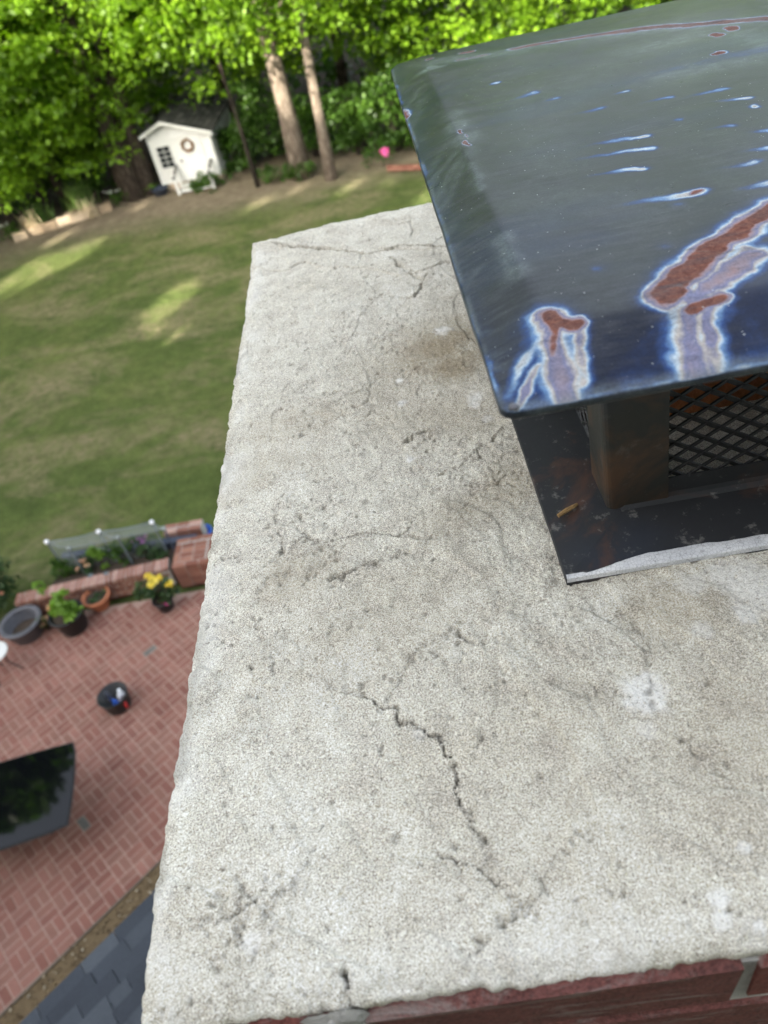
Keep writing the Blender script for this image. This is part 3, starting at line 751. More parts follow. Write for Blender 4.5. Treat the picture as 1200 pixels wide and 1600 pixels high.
    cr['label'] = 'pale sandy concrete crown with branching cracks'
    # --- brick courses
    hx, hy = (CX1 - CX0) / 2 - .0045, (CY1 - CY0) / 2 + .007
    core = MB().box((0, 0, 3.741), (2 * hx - .007, 2 * hy - .007, 7.482)); core.build('mortar_core', M['mortar'], ch)
    L, Dp, Hh, J = .2235, .095, .066, .0105
    ax = ((1, 0, 0), (0, 1, 0), (0, 0, 1))
    def brick_mesh(l, seed):
        rr = random.Random(seed); m = MB(); m.chbox((0, 0, 0), (l, Dp, Hh), .007, ax)
        m.v = [(x + rr.uniform(-.0018, .0018), y + rr.uniform(-.0018, .0018), z + rr.uniform(-.0018, .0018)) for x, y, z in m.v]
        return m.mesh('brick', M['chimney_brick'])
    cache = {}; mass = MB(); made = 0
    top = CZ - .0125
    for c in range(98):
        zc = top - Hh / 2 - c * (Hh + J)
        if zc < .05: break
        for side in range(4):
            ln = 2 * hx if side in (0, 2) else 2 * hy
            # stretcher bond; the corner brick of alternate courses shows its header
            s0 = -ln / 2 + (0 if (c + side) % 2 else Dp + J)
            if side == 0 and c == 0: s0 = -.096 - ox - 2 * (L + J)
            end = ln / 2 - (Dp + J if (c + side) % 2 else 0)
            s = s0
            while s < end - .02:
                l = min(L, end - s)
                a0 = s
                if a0 < -ln / 2: l -= (-ln / 2 - a0); a0 = -ln / 2
                if l > .02:
                    m = a0 + l / 2
                    pos, rz = ((m, -hy + Dp / 2, zc), 0) if side == 0 else ((hx - Dp / 2, m, zc), math.pi / 2) if side == 1 else ((-m, hy - Dp / 2, zc), math.pi) if side == 2 else ((-hx + Dp / 2, -m, zc), -math.pi / 2)
                    if c < 13 and made < 298:
                        key = (round(l, 3), made % 5)
                        if key not in cache: cache[key] = brick_mesh(l, made)
                        o = link('brick', cache[key], ch); o.location = pos; o.rotation_euler = (rnd.gauss(0, .004), rnd.gauss(0, .004), rz); made += 1
                    else:
                        mass.box(pos, (l, Dp, Hh), rz)
                s += L + J
    tag(mass.build('brickwork', M['chimney_brick'], ch), kind='stuff')
    # mortar slumped over the joint at the front
    p = MB(); r2 = random.Random(4); q0 = at(528, 1588, CZ - .02)
    for k in range(26):
        cx = q0[0] + r2.gauss(0, .012); zz = CZ - .016 - r2.random() * .055
        p.lathe([(0, .0018), (.004 + r2.random() * .006, .001), (.008 + r2.random() * .008, -.003)], (0, 0, 0), 9)
        n = 27
        for t in range(len(p.v) - n, len(p.v)):
            x, y, z = p.v[t]; p.v[t] = (x + cx - ox, -hy - z - .0005, y + zz)
    p.build('mortar_smear', M['mortar'], ch)
    # clay flue tile inside the cap
    return ch
chimney = make_chimney()

# ================================================================== FLUE TILE AND CAP
def make_flue():
    f = MB(); t = .022; x0, x1, y0, y1, z0, z1 = .235, .62, .63, 1.02, 7.485, 7.64
    o = [(x0, y0), (x1, y0), (x1, y1), (x0, y1)]; i = [(x0 + t, y0 + t), (x1 - t, y0 + t), (x1 - t, y1 - t), (x0 + t, y1 - t)]
    vs = [(x, y, z0) for x, y in o] + [(x, y, z1) for x, y in o] + [(x, y, z0) for x, y in i] + [(x, y, z1) for x, y in i]; fs = []
    for k in range(4):
        n = (k + 1) % 4
        fs += [(k, n, 4 + n, 4 + k), (4 + k, 4 + n, 12 + n, 12 + k), (8 + n, 8 + k, 12 + k, 12 + n)]
    f.add(vs, fs)
    tag(f.build('flue_tile', M['clay_flue']), 'orange clay flue tile seen through the cap screen', 'flue tile')
make_flue()

LX0, LX1, LY0, LY1, LZ = .0475, .806, .359, 1.272, 7.740
BX0, BX1, BY0, BY1 = .153, .700, .497, 1.125      # body of the cap
def make_cap():
    cap = thing('chimney_cap', 'dark metal chimney cap with rust-streaked lid and mesh sides on the crown', 'chimney cap', (.42, .8, 7.5))
    O = np.array([.42, .8, 7.5])
    # ---- lid
    xs = np.concatenate((np.arange(LX0, .53, .0014), np.arange(.53, LX1, .008), [LX1]))
    ts = np.concatenate((np.arange(0, .32, .00155), np.arange(.32, 1, .0024), [1.0]))
    X, T = np.meshgrid(xs, ts)
    ymax = np.minimum(LY1, 1.236 + (X - LX0) * .70)
    Y = LY0 + T * (ymax - LY0)
    # rounded near corner
    dl, dr, df, db = X - LX0, LX1 - X, Y - LY0, LY1 - Y
    top = .0150 + .003 * smooth(0, .4, np.minimum(dl, db))
    sdg = (X - .149) * .66 - (Y - .417) * .75
    top = top - .030 * np.maximum(sdg, 0) * smooth(0, .02, sdg)
    back = .085 * db + .0015
    # soft minimum of the facets
    fac = [.37 * dl, .255 * df, back, .37 * dr, top]
    k = 1300.0
    Z = -np.log(sum(np.exp(-k * f) for f in fac)) / k
    Z += .0009 * fbm(X, Y, 5, 2, 201) + .00025 * fbm(X, Y, 22, 2, 203)
    rc = .010; cx, cy = np.clip(rc - dl, 0, None), np.clip(rc - df, 0, None); dd = np.hypot(cx, cy); over = np.clip(dd - rc, 0, None)
    XX = X + np.where(dd > 0, cx / np.maximum(dd, 1e-9), 0) * over; YY = Y + np.where(dd > 0, cy / np.maximum(dd, 1e-9), 0) * over
    XX = XX + .0012 * fbm(X, Y, 9, 3, 207) * smooth(.02, 0, dl)
    Z = LZ + Z
    # ---- tint field: rust cores, lavender, pale rims, blue halos
    Tn = np.zeros(X.shape)
    def P(l): return [tuple(at(x, y, LZ + .012)[:2]) for x, y in l]
    wx = X + .0042 * fbm(X, Y, 50, 2, 211, .5) + .0010 * fbm(X, Y, 240, 2, 212); wy = Y + .0042 * fbm(X, Y, 50, 2, 213, .5) + .0010 * fbm(X, Y, 240, 2, 214)
    def line(px, r, halo, v=1.0, r1=None, v1=None, soft=False):
        nonlocal Tn
        d, t = seg_dist(X if soft else wx, Y if soft else wy, P(px)); halo = halo * 1.25
        rr = r + ((r1 if r1 is not None else r) - r) * t; vv = v + ((v1 if v1 is not None else v) - v) * t
        rr = rr * (1 + .45 * fbm(X, Y, 75, 3, 281)) * np.where(vv > .8, 1, .25); o_ = np.maximum(d - rr, 0); base_ = np.minimum(vv, .40)
        val = np.where(d < rr, vv, vv * np.exp(-(o_ / (halo * .50)) ** 1.35))
        Tn = np.maximum(Tn, val)
    PALE = np.zeros(X.shape)
    def pale(px, r, halo, amt):
        nonlocal PALE
        d, t = seg_dist(wx, wy, P(px)); PALE = np.maximum(PALE, amt * np.exp(-np.maximum(d - r, 0) / halo) * (.75 + .5 * fbm(X, Y, 110, 3, 271)))
    def streak(head, tail, r, v=.55, tv=.12, halo=.006):
        nonlocal Tn
        d, t = seg_dist(wx, wy, P([head, tail])); rr = r * (1 - .55 * t)
        prof = np.clip(1 - np.maximum(d - rr * .55, 0) / (rr * .5 + halo * (.4 + .6 * (1 - t))), 0, 1)
        Tn = np.maximum(Tn, (v * (1 - t) ** .8 + tv * t ** .5) * prof)
    # the rusted crease and its run-off
    line([(1040, 468), (1060, 440), (1095, 412), (1130, 385), (1165, 362), (1210, 330)], .0052, .018, 1.0, .0030)
    line([(1085, 485), (1098, 478), (1120, 472)], .0024, .010, .98)
    line([(1062, 455), (1080, 470), (1100, 455), (1140, 430), (1172, 405)], .0075, .024, .74)
    line([(1165, 395), (1185, 402)], .004, .012, .62)
    line([(1076, 488), (1082, 520), (1088, 556), (1092, 590)], .0080, .026, .70, .0095, .64)
    line([(1112, 480), (1110, 520), (1118, 560), (1122, 590)], .0042, .018, .70, .0055, .62)
    # corner patch
    line([(856, 495), (862, 510), (885, 513), (900, 512)], .0024, .011, 1.0)
    line([(860, 515), (862, 535), (857, 548)], .0020, .010, .92, .0008, .80)
    line([(856, 500), (860, 530), (870, 560), (888, 600)], .0095, .024, .70, .0110, .64)
    line([(905, 515), (902, 545), (905, 580)], .0035, .014, .58, .006, .52)
    line([(848, 505), (825, 545), (790, 600)], .0050, .012, .46, .0045, .40)
    line([(840, 560), (815, 600), (800, 625)], .0024, .010, .58, .002, .56)
    # front and left margins oxidised
    mf = smooth(.020, .002, df + .010 * fbm(X, Y, 28, 4, 221)) * (.30 + .14 * fbm(X, Y, 40, 3, 222)); Tn = np.maximum(Tn, mf); PALE = np.maximum(PALE, .55 * smooth(.011, .001, df + .004 * fbm(X, Y, 50, 3, 228)))
    Tn = np.maximum(Tn, smooth(.0055, .0010, df + .002 * fbm(X, Y, 80, 3, 223)) * (.30 + .3 * fbm(X, Y, 50, 3, 224)))
    sl = fbm((X * .4 + Y * 1.0) , (Y * .2 - X * 1.0) * .15, 70, 3, 225)     # slanting run-off on the left slope
    ml = smooth(.030, .000, dl + .012 * sl) * (.16 + .16 * smooth(-.1, .6, sl)); PALE = np.maximum(PALE, .26 * smooth(.022, .0, dl) * smooth(.1, .6, sl)); Tn = np.maximum(Tn, ml * smooth(.05, .03, dl))
    Tn = np.maximum(Tn, smooth(.0045, .0008, dl + .003 * fbm(X, Y, 60, 3, 226)) * (.30 + .25 * fbm(X, Y, 30, 3, 227))); PALE = np.maximum(PALE, .5 * smooth(.005, .001, dl) * smooth(-.2, .3, fbm(X, Y, 25, 3, 229)))
    for a, b, v in (((725, 225), (655, 285), .30), ((735, 235), (665, 305), .34), ((738, 242), (680, 315), .26), ((718, 205), (660, 260), .2), ((655, 135), (628, 160), .25), ((660, 150), (640, 185), .2), ((700, 340), (675, 380), .2), ((740, 410), (712, 440), .2)):
        pale([a, b], .0026, .004, v)
    for px, r, v in (((708, 182), .007, .45), ((715, 198), .009, .55), ((726, 218), .009, .6)): pale([px, (px[0] + 4, px[1] + 6)], r, .006, v)
    line([(730, 226), (734, 231)], .0018, .0009, .97); line([(718, 208), (722, 212)], .0012, .0009, .95); line([(724, 215), (726, 219)], .0008, .0009, .95)
    line([(627, 158), (632, 166)], .0040, .008, .90)
    pale([(738, 258), (752, 300)], .0022, .004, .45); pale([(785, 372), (795, 400), (810, 430)], .0045, .005, .5); pale([(662, 113), (690, 104)], .0050, .004, .9)
    # back crease
    line([(805, 76), (835, 70), (900, 62), (960, 56), (1040, 48), (1120, 42), (1210, 36)], .0062, .010, .98)
    pale([(700, 92), (800, 80), (900, 66), (1050, 50), (1210, 38)], .010, .016, .6)
    for p, q, r in (((812, 75), (850, 69), .0065), ((718, 92), (722, 91.5), .004), ((735, 91), (742, 90), .0035), ((748, 88), (757, 86), .004), ((735, 74), (726, 76), .006), ((665, 86), (670, 84), .004), ((1140, 51), (1146, 54), .0045), ((1118, 61), (1124, 63), .004), ((1122, 92), (1117, 94), .0045)):
        line([p, q], r * 1.1, .003, .96)
    pale([(690, 92), (740, 88), (800, 82)], .016, .016, .75)
    pale([(1085, 62), (1050, 72), (1000, 84)], .010, .020, .5); pale([(1160, 60), (1205, 80)], .008, .02, .5)
    line([(1210, 84), (1130, 100), (1040, 120), (960, 140), (880, 158), (790, 172)], .016, .040, .30, .006, .12, True)
    pale([(1210, 96), (1150, 108), (1090, 118), (1040, 128)], .008, .018, .45)
    # streaks blown towards the left
    for hd, tl, r, v in (((1010, 220), (900, 238), .0040, .50), ((1013, 240), (890, 256), .0038, .50), ((1000, 270), (910, 285), .0042, .51), ((1092, 308), (950, 330), .0078, .55),
                         ((1205, 298), (1150, 308), .006, .52), ((1210, 240), (1150, 246), .005, .45), ((1210, 214), (1165, 216), .004, .50), ((1165, 164), (1110, 170), .004, .5), ((1180, 176), (1165, 178), .004, .5),
                         ((834, 150), (800, 162), .006, .45), ((775, 134), (765, 137), .005, .48), ((980, 150), (955, 156), .004, .46), ((1060, 195), (1068, 196), .003, .4), ((1130, 150), (1060, 164), .004, .42), ((1050, 160), (1000, 170), .003, .38), ((940, 176), (890, 186), .003, .36), ((1180, 262), (1120, 272), .0036, .42), ((870, 160), (845, 166), .003, .40), ((1145, 205), (1100, 212), .0028, .36), ((1122, 92), (1110, 95), .006, .88)):
        streak(hd, tl, r, v)
    line([(1084, 308), (1088, 307)], .0030, .0050, .9)
    for px, r in (((935, 424), .0035), ((1042, 390), .0045), ((1037, 490), .004), ((1143, 470), .0035), ((1055, 328), .002)): line([px, (px[0] + 2, px[1])], r * .6, .010, .33)
    for a_, b_, r_, k_ in (((850, 315), (1010, 335), .020, .16), ((830, 150), (870, 260), .018, .14), ((940, 110), (870, 180), .020, .15), ((760, 330), (900, 400), .02, .10), ((1000, 380), (900, 470), .022, .10), ((1120, 230), (1180, 300), .02, .10)): pale([a_, b_], r_, .018, k_)
    # the rest: faint blue bloom, and a navy front slope
    Tn = np.maximum(Tn, .17 * smooth(-.1, .5, fbm(X * .35, Y, 14, 3, 231)))
    Tn = np.maximum(Tn, (.14 + .10 * fbm(X, Y, 16, 3, 233)) * smooth(.075, .055, df) )
    Tn = np.maximum(Tn, (.21 + .09 * fbm(X, Y, 12, 3, 234)) * smooth(.0, .012, sdg) * smooth(.12, .06, df))
    run = fbm(X * 1.0, Y * .12, 95, 3, 261) * smooth(.11, .07, df) + fbm(X, Y, 45, 4, 262) * .6      # run-off streaks
    Tn = np.clip(Tn + .15 * run * smooth(.34, .5, Tn) * smooth(.86, .72, Tn) + .05 * fbm(X, Y, 90, 3, 263) * smooth(.1, .3, Tn) + .09 * fbm(X, Y, 170, 3, 264) * smooth(.78, .9, Tn), 0, 1)
    dust = np.clip(PALE, 0, 1) + smooth(.42, .62, fbm(X, Y, 150, 3, 241)) * .10 * smooth(-.2, .4, fbm(X, Y, 9, 2, 242))
    for px, r in (((672, 106), .006), ((680, 104), .005), ((664, 112), .004)):
        c = at(*px, LZ + .012)[:2]; dust = np.maximum(dust, smooth(1.2, .5, np.hypot(X - c[0], (Y - c[1]) * .4) / r + .5 * fbm(X, Y, 200, 2, 9)))
    nx, ny = len(xs), len(ts)
    V = np.stack((XX - O[0], YY - O[1], Z - O[2]), -1).reshape(-1, 3); tn = Tn.reshape(-1); du = dust.reshape(-1)
    i = (np.arange(ny - 1)[:, None] * nx + np.arange(nx - 1)[None]).ravel(); Fc = np.stack((i, i + 1, i + nx + 1, i + nx), 1)
    ring = np.concatenate((np.arange(nx), np.arange(1, ny) * nx + nx - 1, (ny - 1) * nx + np.arange(nx - 2, -1, -1), np.arange(ny - 2, 0, -1) * nx))
    Vs = [V]; Fs = [Fc]; ts_ = [tn]; ds = [du]; n0 = len(V); prev = ring; rv = V[ring]; cen = np.array([(LX0 + LX1) / 2 - O[0], (LY0 + LY1) / 2 - O[1]])
    for dz, inn, tv in ((.0012, -.0006, .55), (.0045, -.0008, .8), (.0058, .0004, .85), (.0050, .0040, .3), (.0030, .010, .1)):
        nv = rv.copy(); nv[:, 2] -= dz; w = cen - nv[:, :2]; nv[:, :2] += np.sign(w) * inn * (np.abs(w) / np.abs(w).max(0) > .9)
        idx = np.arange(n0, n0 + len(ring)); n0 += len(ring); Vs.append(nv)
        ts_.append(.10 + .06 * fbm(rv[:, 0], rv[:, 1], 70, 4, 251)); ds.append(.25 + .25 * fbm(rv[:, 0], rv[:, 1], 40, 3, 252))
        Fs.append(np.stack((prev, idx, np.roll(idx, -1), np.roll(prev, -1)), 1)); prev = idx
    # underside
    us = np.linspace(0, nx - 1, 24).astype(int); vs_ = np.linspace(0, ny - 1, 24).astype(int)
    G = V.reshape(ny, nx, 3)[np.ix_(vs_, us)].copy(); G[..., 2] -= .0032
    ii = (np.arange(23)[:, None] * 24 + np.arange(23)[None]).ravel()
    Vs.append(G.reshape(-1, 3)); Fs.append(np.stack((ii, ii + 24, ii + 25, ii + 1), 1) + n0); ts_.append(np.full(576, .1)); ds.append(np.zeros(576))
    lid = link('lid', mesh_np('lid', np.concatenate(Vs), np.concatenate(Fs), M['lid'], True, {'tint': np.concatenate(ts_), 'dust': np.concatenate(ds)}), cap)
    lid['label'] = 'dark lid with rust spots ringed in blue and white'
    rv_ = MB(); c = at(803, 637, LZ + .004) - O
    rv_.lathe([(.0034, 0), (.0030, .0012), (.0016, .0022), (0, .0025)], c, 10); rv_.build('rivet', M['grey_plastic'], lid, True)
    # ---- base frame: sloping flange with upright rail
    def ringstrip(m, prof):
        """prof: list of (offset inward from flange outer edge, z)"""
        x0, x1, y0, y1 = .098, .755, .4285, 1.188; vs = []; fs = []
        for d, z in prof:
            vs += [(x0 + d - O[0], y0 + d * .98 - O[1], z - O[2]), (x1 - d - O[0], y0 + d * .98 - O[1], z - O[2]), (x1 - d - O[0], y1 - d - O[1], z - O[2]), (x0 + d - O[0], y1 - d - O[1], z - O[2])]
        for a in range(len(prof) - 1):
            for q in range(4): fs.append((a * 4 + q, a * 4 + (q + 1) % 4, a * 4 + 4 + (q + 1) % 4, a * 4 + 4 + q))
        m.add(vs, fs)
    m = MB(); ringstrip(m, [(.001, 7.494), (.0, 7.5065), (.0008, 7.5085), (.045, 7.512), (.066, 7.513), (.0705, 7.516), (.0720, 7.520), (.0725, 7.536), (.0740, 7.5365), (.0750, 7.500)])
    m.build('base_flange', M['flange'], cap)
    # crackled white sealant along the front edge
    m = MB(); vs = []; fs = []; n = 160
    for q in range(n + 1):
        x = .0985 + .46 * q / n; t = q / n
        w = .0015 + .0105 * smooth(0.0, .18, t) * (1 - .75 * smooth(.20, .75, t)) + .0012 * float(fbm(np.array([x]), np.array([0.3]), 60, 3, 5)[0])
        if q < 6: w = .004
        w = max(w, .0008)
        z = lambda d: 7.5086 + d * .08
        for d, hgt in ((-.0012, -.004), (-.0010, .0006), (.0008, .0016), (w * .6, .0016), (w, .0003)):
            vs.append((x - O[0], .4285 + d - O[1], z(max(d, 0)) + hgt - O[2]))
        if q:
            for a in range(4): fs.append(((q - 1) * 5 + a, q * 5 + a, q * 5 + a + 1, (q - 1) * 5 + a + 1))
    m.add(vs, fs); cs = m.build('sealant', M['caulk'], cap); cs['label'] = 'crackled white sealant along the front flange edge'
    # ---- corner posts of folded sheet
    def post(x, y, sx, sy):
        m = MB(); W = .054; t = .0025; prof = []
        r = .007; arc = [(r - r * math.sin(a), r - r * math.cos(a)) for a in (0, .39, .785, 1.18, 1.571)]
        out = [(W, 0)] + [(a, b) for a, b in arc] + [(0, W)]
        inn_ = [(t, W)] + [(max(a, t) + .0006, max(b, t) + .0006) for a, b in arc[::-1]] + [(W, t)]
        pl = out + inn_; n = len(pl); vs = []
        for z, sh in ((7.512, 0.0), (7.742, -.016)):
            for a, b in pl: vs.append((x + sx * (a + sh) - O[0], y + sy * (b + sh * .35) - O[1], z - O[2]))
        fs = [(q, (q + 1) % n, n + (q + 1) % n, n + q) for q in range(n)] + [tuple(range(n)), tuple(range(n, 2 * n))[::-1]]
        m.add(vs, fs); return m.build('corner_post', M['cap_post'], cap)
    for x, y, sx, sy in ((BX0, BY0, 1, 1), (BX1, BY0, -1, 1), (BX1, BY1, -1, -1), (BX0, BY1, 1, -1)): post(x, y, sx, sy)
    # ---- expanded-metal screens
    def screen(p0, p1, nrm):
        m = MB(); p0 = np.array(p0); p1 = np.array(p1); L = np.linalg.norm(p1 - p0); u = (p1 - p0) / L; st = .0125; ht = .0080; z0 = 7.532
        nrm = np.array(nrm, float)
        for j in range(int((7.742 - z0) / ht)):
            for q in range(int(L / st)):
                za = z0 + (j + ((q + j) % 2)) * ht; zb = z0 + (j + ((q + 1 + j) % 2)) * ht
                a = p0 + u * q * st; b = p0 + u * (q + 1) * st
                A = np.array([a[0], a[1], za]); B = np.array([b[0], b[1], zb]); d = B - A; l = np.linalg.norm(d); d /= l
                sd = np.cross(nrm, d); tilt = .45; s2 = sd * math.cos(tilt) + nrm * math.sin(tilt); n2 = nrm * math.cos(tilt) - sd * math.sin(tilt)
                m.box((A + B) / 2 - O, (l + .002, .0052, .0016), axes=(d, s2, n2))
        return m.build('mesh_screen', M['cap_dark'], cap)
    ins = .006
    screen((BX0 + .045, BY0 + ins), (BX1 - .045, BY0 + ins), (0, -1, 0)); screen((BX1 - .045, BY1 - ins), (BX0 + .045, BY1 - ins), (0, 1, 0))
    screen((BX0 + ins, BY1 - .045), (BX0 + ins, BY0 + .045), (-1, 0, 0)); screen((BX1 - ins, BY0 + .045), (BX1 - ins, BY1 - .045), (1, 0, 0))
make_cap()

tw = MB(); a = at(872, 806, 7.514); b = at(902, 788, 7.514)
tw.tube([a, a * .55 + b * .45 + np.array([0, 0, .0005]), b], [.0018, .0023, .0016], 6)
tag(tw.build('twig', M['twig']), 'short tan twig fragment lying on the cap flange', 'twig')

# ================================================================== PATIO EDGE: raised bed wall
WALL_H = .40
def make_wall():
    A = at(22, 943, WALL_H); B = at(262, 886, WALL_H)
    A[2] = B[2] = 0; u = (B - A); L = np.linalg.norm(u); u /= L; v = np.array([-u[1], u[0], 0.0]); O = A + u * L / 2 + v * .1
    w = thing('garden_wall', 'low red brick wall with a row of pale coping bricks along the patio', 'wall', tuple(O))
    ax = (tuple(u), tuple(v), (0, 0, 1))
    mc = MB().box((0, 0, (WALL_H - .07) / 2), (L - .012, .176, WALL_H - .075), axes=ax); mc.box((0, 0, WALL_H - .036), (L - .004, .205, .060), axes=ax); mc.build('mortar_core', M['mortar'], w)
    st = MB().chbox((0, 0, 0), (.196, .092, .058), .004, ax).mesh('brick', M['wall_brick'])
    cp = MB().chbox((0, 0, 0), (.055, .215, .062), .004, ax).mesh('coping_brick', M['cap_brick'])
    for c in range(5):
        z = .030 + c * .068
        for side in (-1, 1):
            s = -L / 2 + (.103 if c % 2 else 0) + .099
            while s < L / 2 - .05:
                p = u * s + v * side * .046
                o = link('brick', st, w); o.location = (p[0], p[1], z); o.rotation_euler = (rnd.gauss(0, .008), rnd.gauss(0, .01), rnd.gauss(0, .012)); s += .206
    s = -L / 2 + .03
    while s < L / 2:
        o = link('coping_brick', cp, w); p = u * s + v * rnd.uniform(-.004, .004); o.location = (p[0], p[1], WALL_H - .031 + rnd.uniform(-.003, .003)); o.rotation_euler = (rnd.gauss(0, .015), rnd.gauss(0, .012), rnd.gauss(0, .03)); s += .0665
    return A, B, u, v
WA, WB, wu, wv = make_wall()

def brick_block(name, label, cat, c, lx, ly, h, rz, top_mat):
    t = thing(name, label, cat, c, rz)
    MB().box((0, 0, h / 2 - .005), (lx - .014, ly - .014, h - .012)).build('mortar_core', M['mortar'], t)
    ax = ((1, 0, 0), (0, 1, 0), (0, 0, 1)); me = {}
    n = int(round(h / .068)); hh = h / n
    def put(x, y, z, l, r, top):
        k = (round(l, 2), top)
        if k not in me: me[k] = MB().chbox((0, 0, 0), (l, .092, hh - .009), .004, ax).mesh('brick', M[top_mat] if top else M['wall_brick'])
        o = link('brick', me[k], t); o.location = (x, y, z); o.rotation_euler = (rnd.gauss(0, .008), rnd.gauss(0, .008), r + rnd.gauss(0, .01))
    for c_ in range(n):
        z = (c_ + .5) * hh; top = c_ == n - 1
        for side in (-1, 1):
            s = -lx / 2
            while s < lx / 2 - .03:
                l = min(.196, lx / 2 - s - .004); put(s + l / 2, side * (ly / 2 - .046), z, l, 0, top); s += l + .009
            s = -ly / 2 + .1
            while s < ly / 2 - .13:
                l = min(.196, ly / 2 - .1 - s); put(side * (lx / 2 - .046), s + l / 2, z, l, math.pi / 2, top); s += l + .009
        if top:
            s = -ly / 2 + .15
            while s < ly / 2 - .12:
                q = -lx / 2 + .1
                while q < lx / 2 - .12:
                    l = min(.196, lx / 2 - .095 - q); put(q + l / 2, s, z, l, 0, top); q += l + .009
                s += .101
    return t
pc = at(296, 866, .46)
brick_block('brick_pier', 'squat red brick pier at the right end of the coping wall', 'pier', (pc[0] + .06, pc[1] + .08, 0), .62, .62, .46, .0, 'wall_brick')
bc = at(281, 852, .42)
brick_block('planter_wall', 'short brick wall with pale top bricks behind the squat pier', 'wall', (bc[0], bc[1] + .42, 0), .62, .21, .44, -.02, 'cap_brick')

# bed behind the wall, edged with a blue-grey board
def make_bed():
    P0 = at(102, 873, .34); P1 = at(304, 838, .44)
    s = MB(); c = (WA + WB) / 2
    s.box((c[0] + .55, c[1] + .52, .13), (2.6, .62, .30))
    n = NP.rand(400, 2)
    tag(s.build('bed_soil', M['soil']), kind='structure')
    t = thing('edging_board', 'long blue-grey board edging the back of the planted bed', 'board', ((P0[0] + P1[0]) / 2, (P0[1] + P1[1]) / 2, 0))
    d = P1 - P0; L = np.hypot(d[0], d[1]); a = math.atan2(d[1], d[0])
    m = MB(); m.box((0, 0, .21), (L, .045, .40), a); m.box((0, 0, .418), (L + .04, .12, .03), a); m.build('board', M['blue_timber'], t)
    m = MB()
    for k in (-.48, -.16, .16, .48):
        m.box((math.cos(a) * L * k, math.sin(a) * L * k + .045, .2), (.06, .045, .4), a)
    m.build('stake', M['blue_timber'], t)
make_bed()

# net frame over the bed
def make_net():
    caps = {'a': at(73, 847, .95), 'b': at(154, 831, .95), 'c': at(237, 816, .95), 'd': at(108, 857, .86), 'e': at(184, 840, .86), 'f': at(256, 826, .86)}
    O = (caps['b'] + caps['e']) / 2; O[2] = 0
    t = thing('net_frame', 'grey stakes with pale caps carrying netting over the planted bed', 'net frame', tuple(O))
    for k, p in caps.items():
        q = p - O; m = MB(); m.tube([(q[0], q[1], -.0), (q[0], q[1], q[2])], .016, 8); st = m.build('stake', M['grey_post'] if k != 'f' else M['blue_timber'], t)
        m = MB(); m.lathe([(.030, -.02), (.036, .0), (.032, .022), (.018, .036), (0, .040)], q, 12); m.build('stake_cap', M['white_plastic'] if k in 'abc' else M['net'], st, True)
    m = MB()
    def rail(a, b): m.tube([caps[a] - O, (caps[a] + caps[b]) / 2 - O - np.array([0, 0, .03]), caps[b] - O], .009, 6)
    for a, b in (('a', 'b'), ('b', 'c'), ('d', 'e'), ('e', 'f'), ('a', 'd'), ('c', 'f'), ('b', 'e')): rail(a, b)
    m.build('rail', M['grey_post'], t)
    n = MB()
    def net(p, q, r, s, nu, nv):     # quad p q r s
        g = lambda a, b: (p * (1 - a) + q * a) * (1 - b) + (s * (1 - a) + r * a) * b - O
        for i in range(nu + 1): n.tube([g(i / nu, 0), g(i / nu, .5) - np.array([0, 0, .01]), g(i / nu, 1)], .0016, 3, False)
        for j in range(nv + 1): n.tube([g(0, j / nv), g(.5, j / nv) - np.array([0, 0, .02]), g(1, j / nv)], .0016, 3, False)
    dn = lambda p, z: np.array([p[0], p[1], z])
    net(caps['a'], caps['c'], dn(caps['c'], .05), dn(caps['a'], .05), 56, 24)
    net(caps['a'], caps['c'], caps['f'], caps['d'], 56, 10)
    net(caps['a'], caps['d'], dn(caps['d'], .3), dn(caps['a'], .05), 10, 24)
    n.build('netting', M['net'], t)
make_net()

# ------------------------------------------------------------------ plants and pots
def plant(name, label, loc, specs, cat='plant', group=None, stems=None):
    """specs: list of (part name, centres (local), radii, n, leaf size, material key, flat, up)"""
    t = thing(name, label, cat, loc, 0, group)
    for k, (pn, C, R_, n, sz, mk, fl, up) in enumerate(specs):
        sets = [[c] for c in C] if 'bloom' in pn else [C]
        for j, cs in enumerate(sets):
            link(pn, leaf_mesh(pn, [leaf_cloud(cs, R_, n, sz, fl, up, seed=int(abs(loc[0]) * 977 + k * 13 + j * 7) % 99991)], M[mk]), t)
    if stems:
        m = MB()
        for a, b in stems: m.tube([a, ((a[0] + b[0]) / 2, (a[1] + b[1]) / 2, (a[2] * .45 + b[2] * .55)), b], [.008, .006, .004], 5)
        m.build('stem', M['leaf_stem'] if 'leaf_stem' in M else M['soil'], t)
    return t

def pot(name, label, px, py, r0, r1, h, mat, fill=.05, rim=.03, lip=.03, ang=0, soil='soil'):
    c = at(px, py, 0.03); t = thing(name, label, 'pot', (c[0], c[1], .035))
    m = MB(); m.lathe([(r0 * .9, 0), (r0, .01), (r1 - .006, h - lip), (r1 + .012, h - lip), (r1 + .016, h - .008), (r1 + .008, h), (r1 - rim, h), (r1 - rim - .006, h - .02), (r0 * .92, .03), (0, .025)], n=36)
    m.build('pot_body', mat, t, True)
    k = (h - fill) / h; rr = r0 * .92 + (r1 - rim - r0 * .92) * k
    s = MB(); s.lathe([(rr - .002, h - fill - .012), (rr * .9, h - fill), (rr * .5, h - fill + .008), (0, h - fill + .012)], n=24); s.build('potting_soil', M[soil], t)
    return c, h

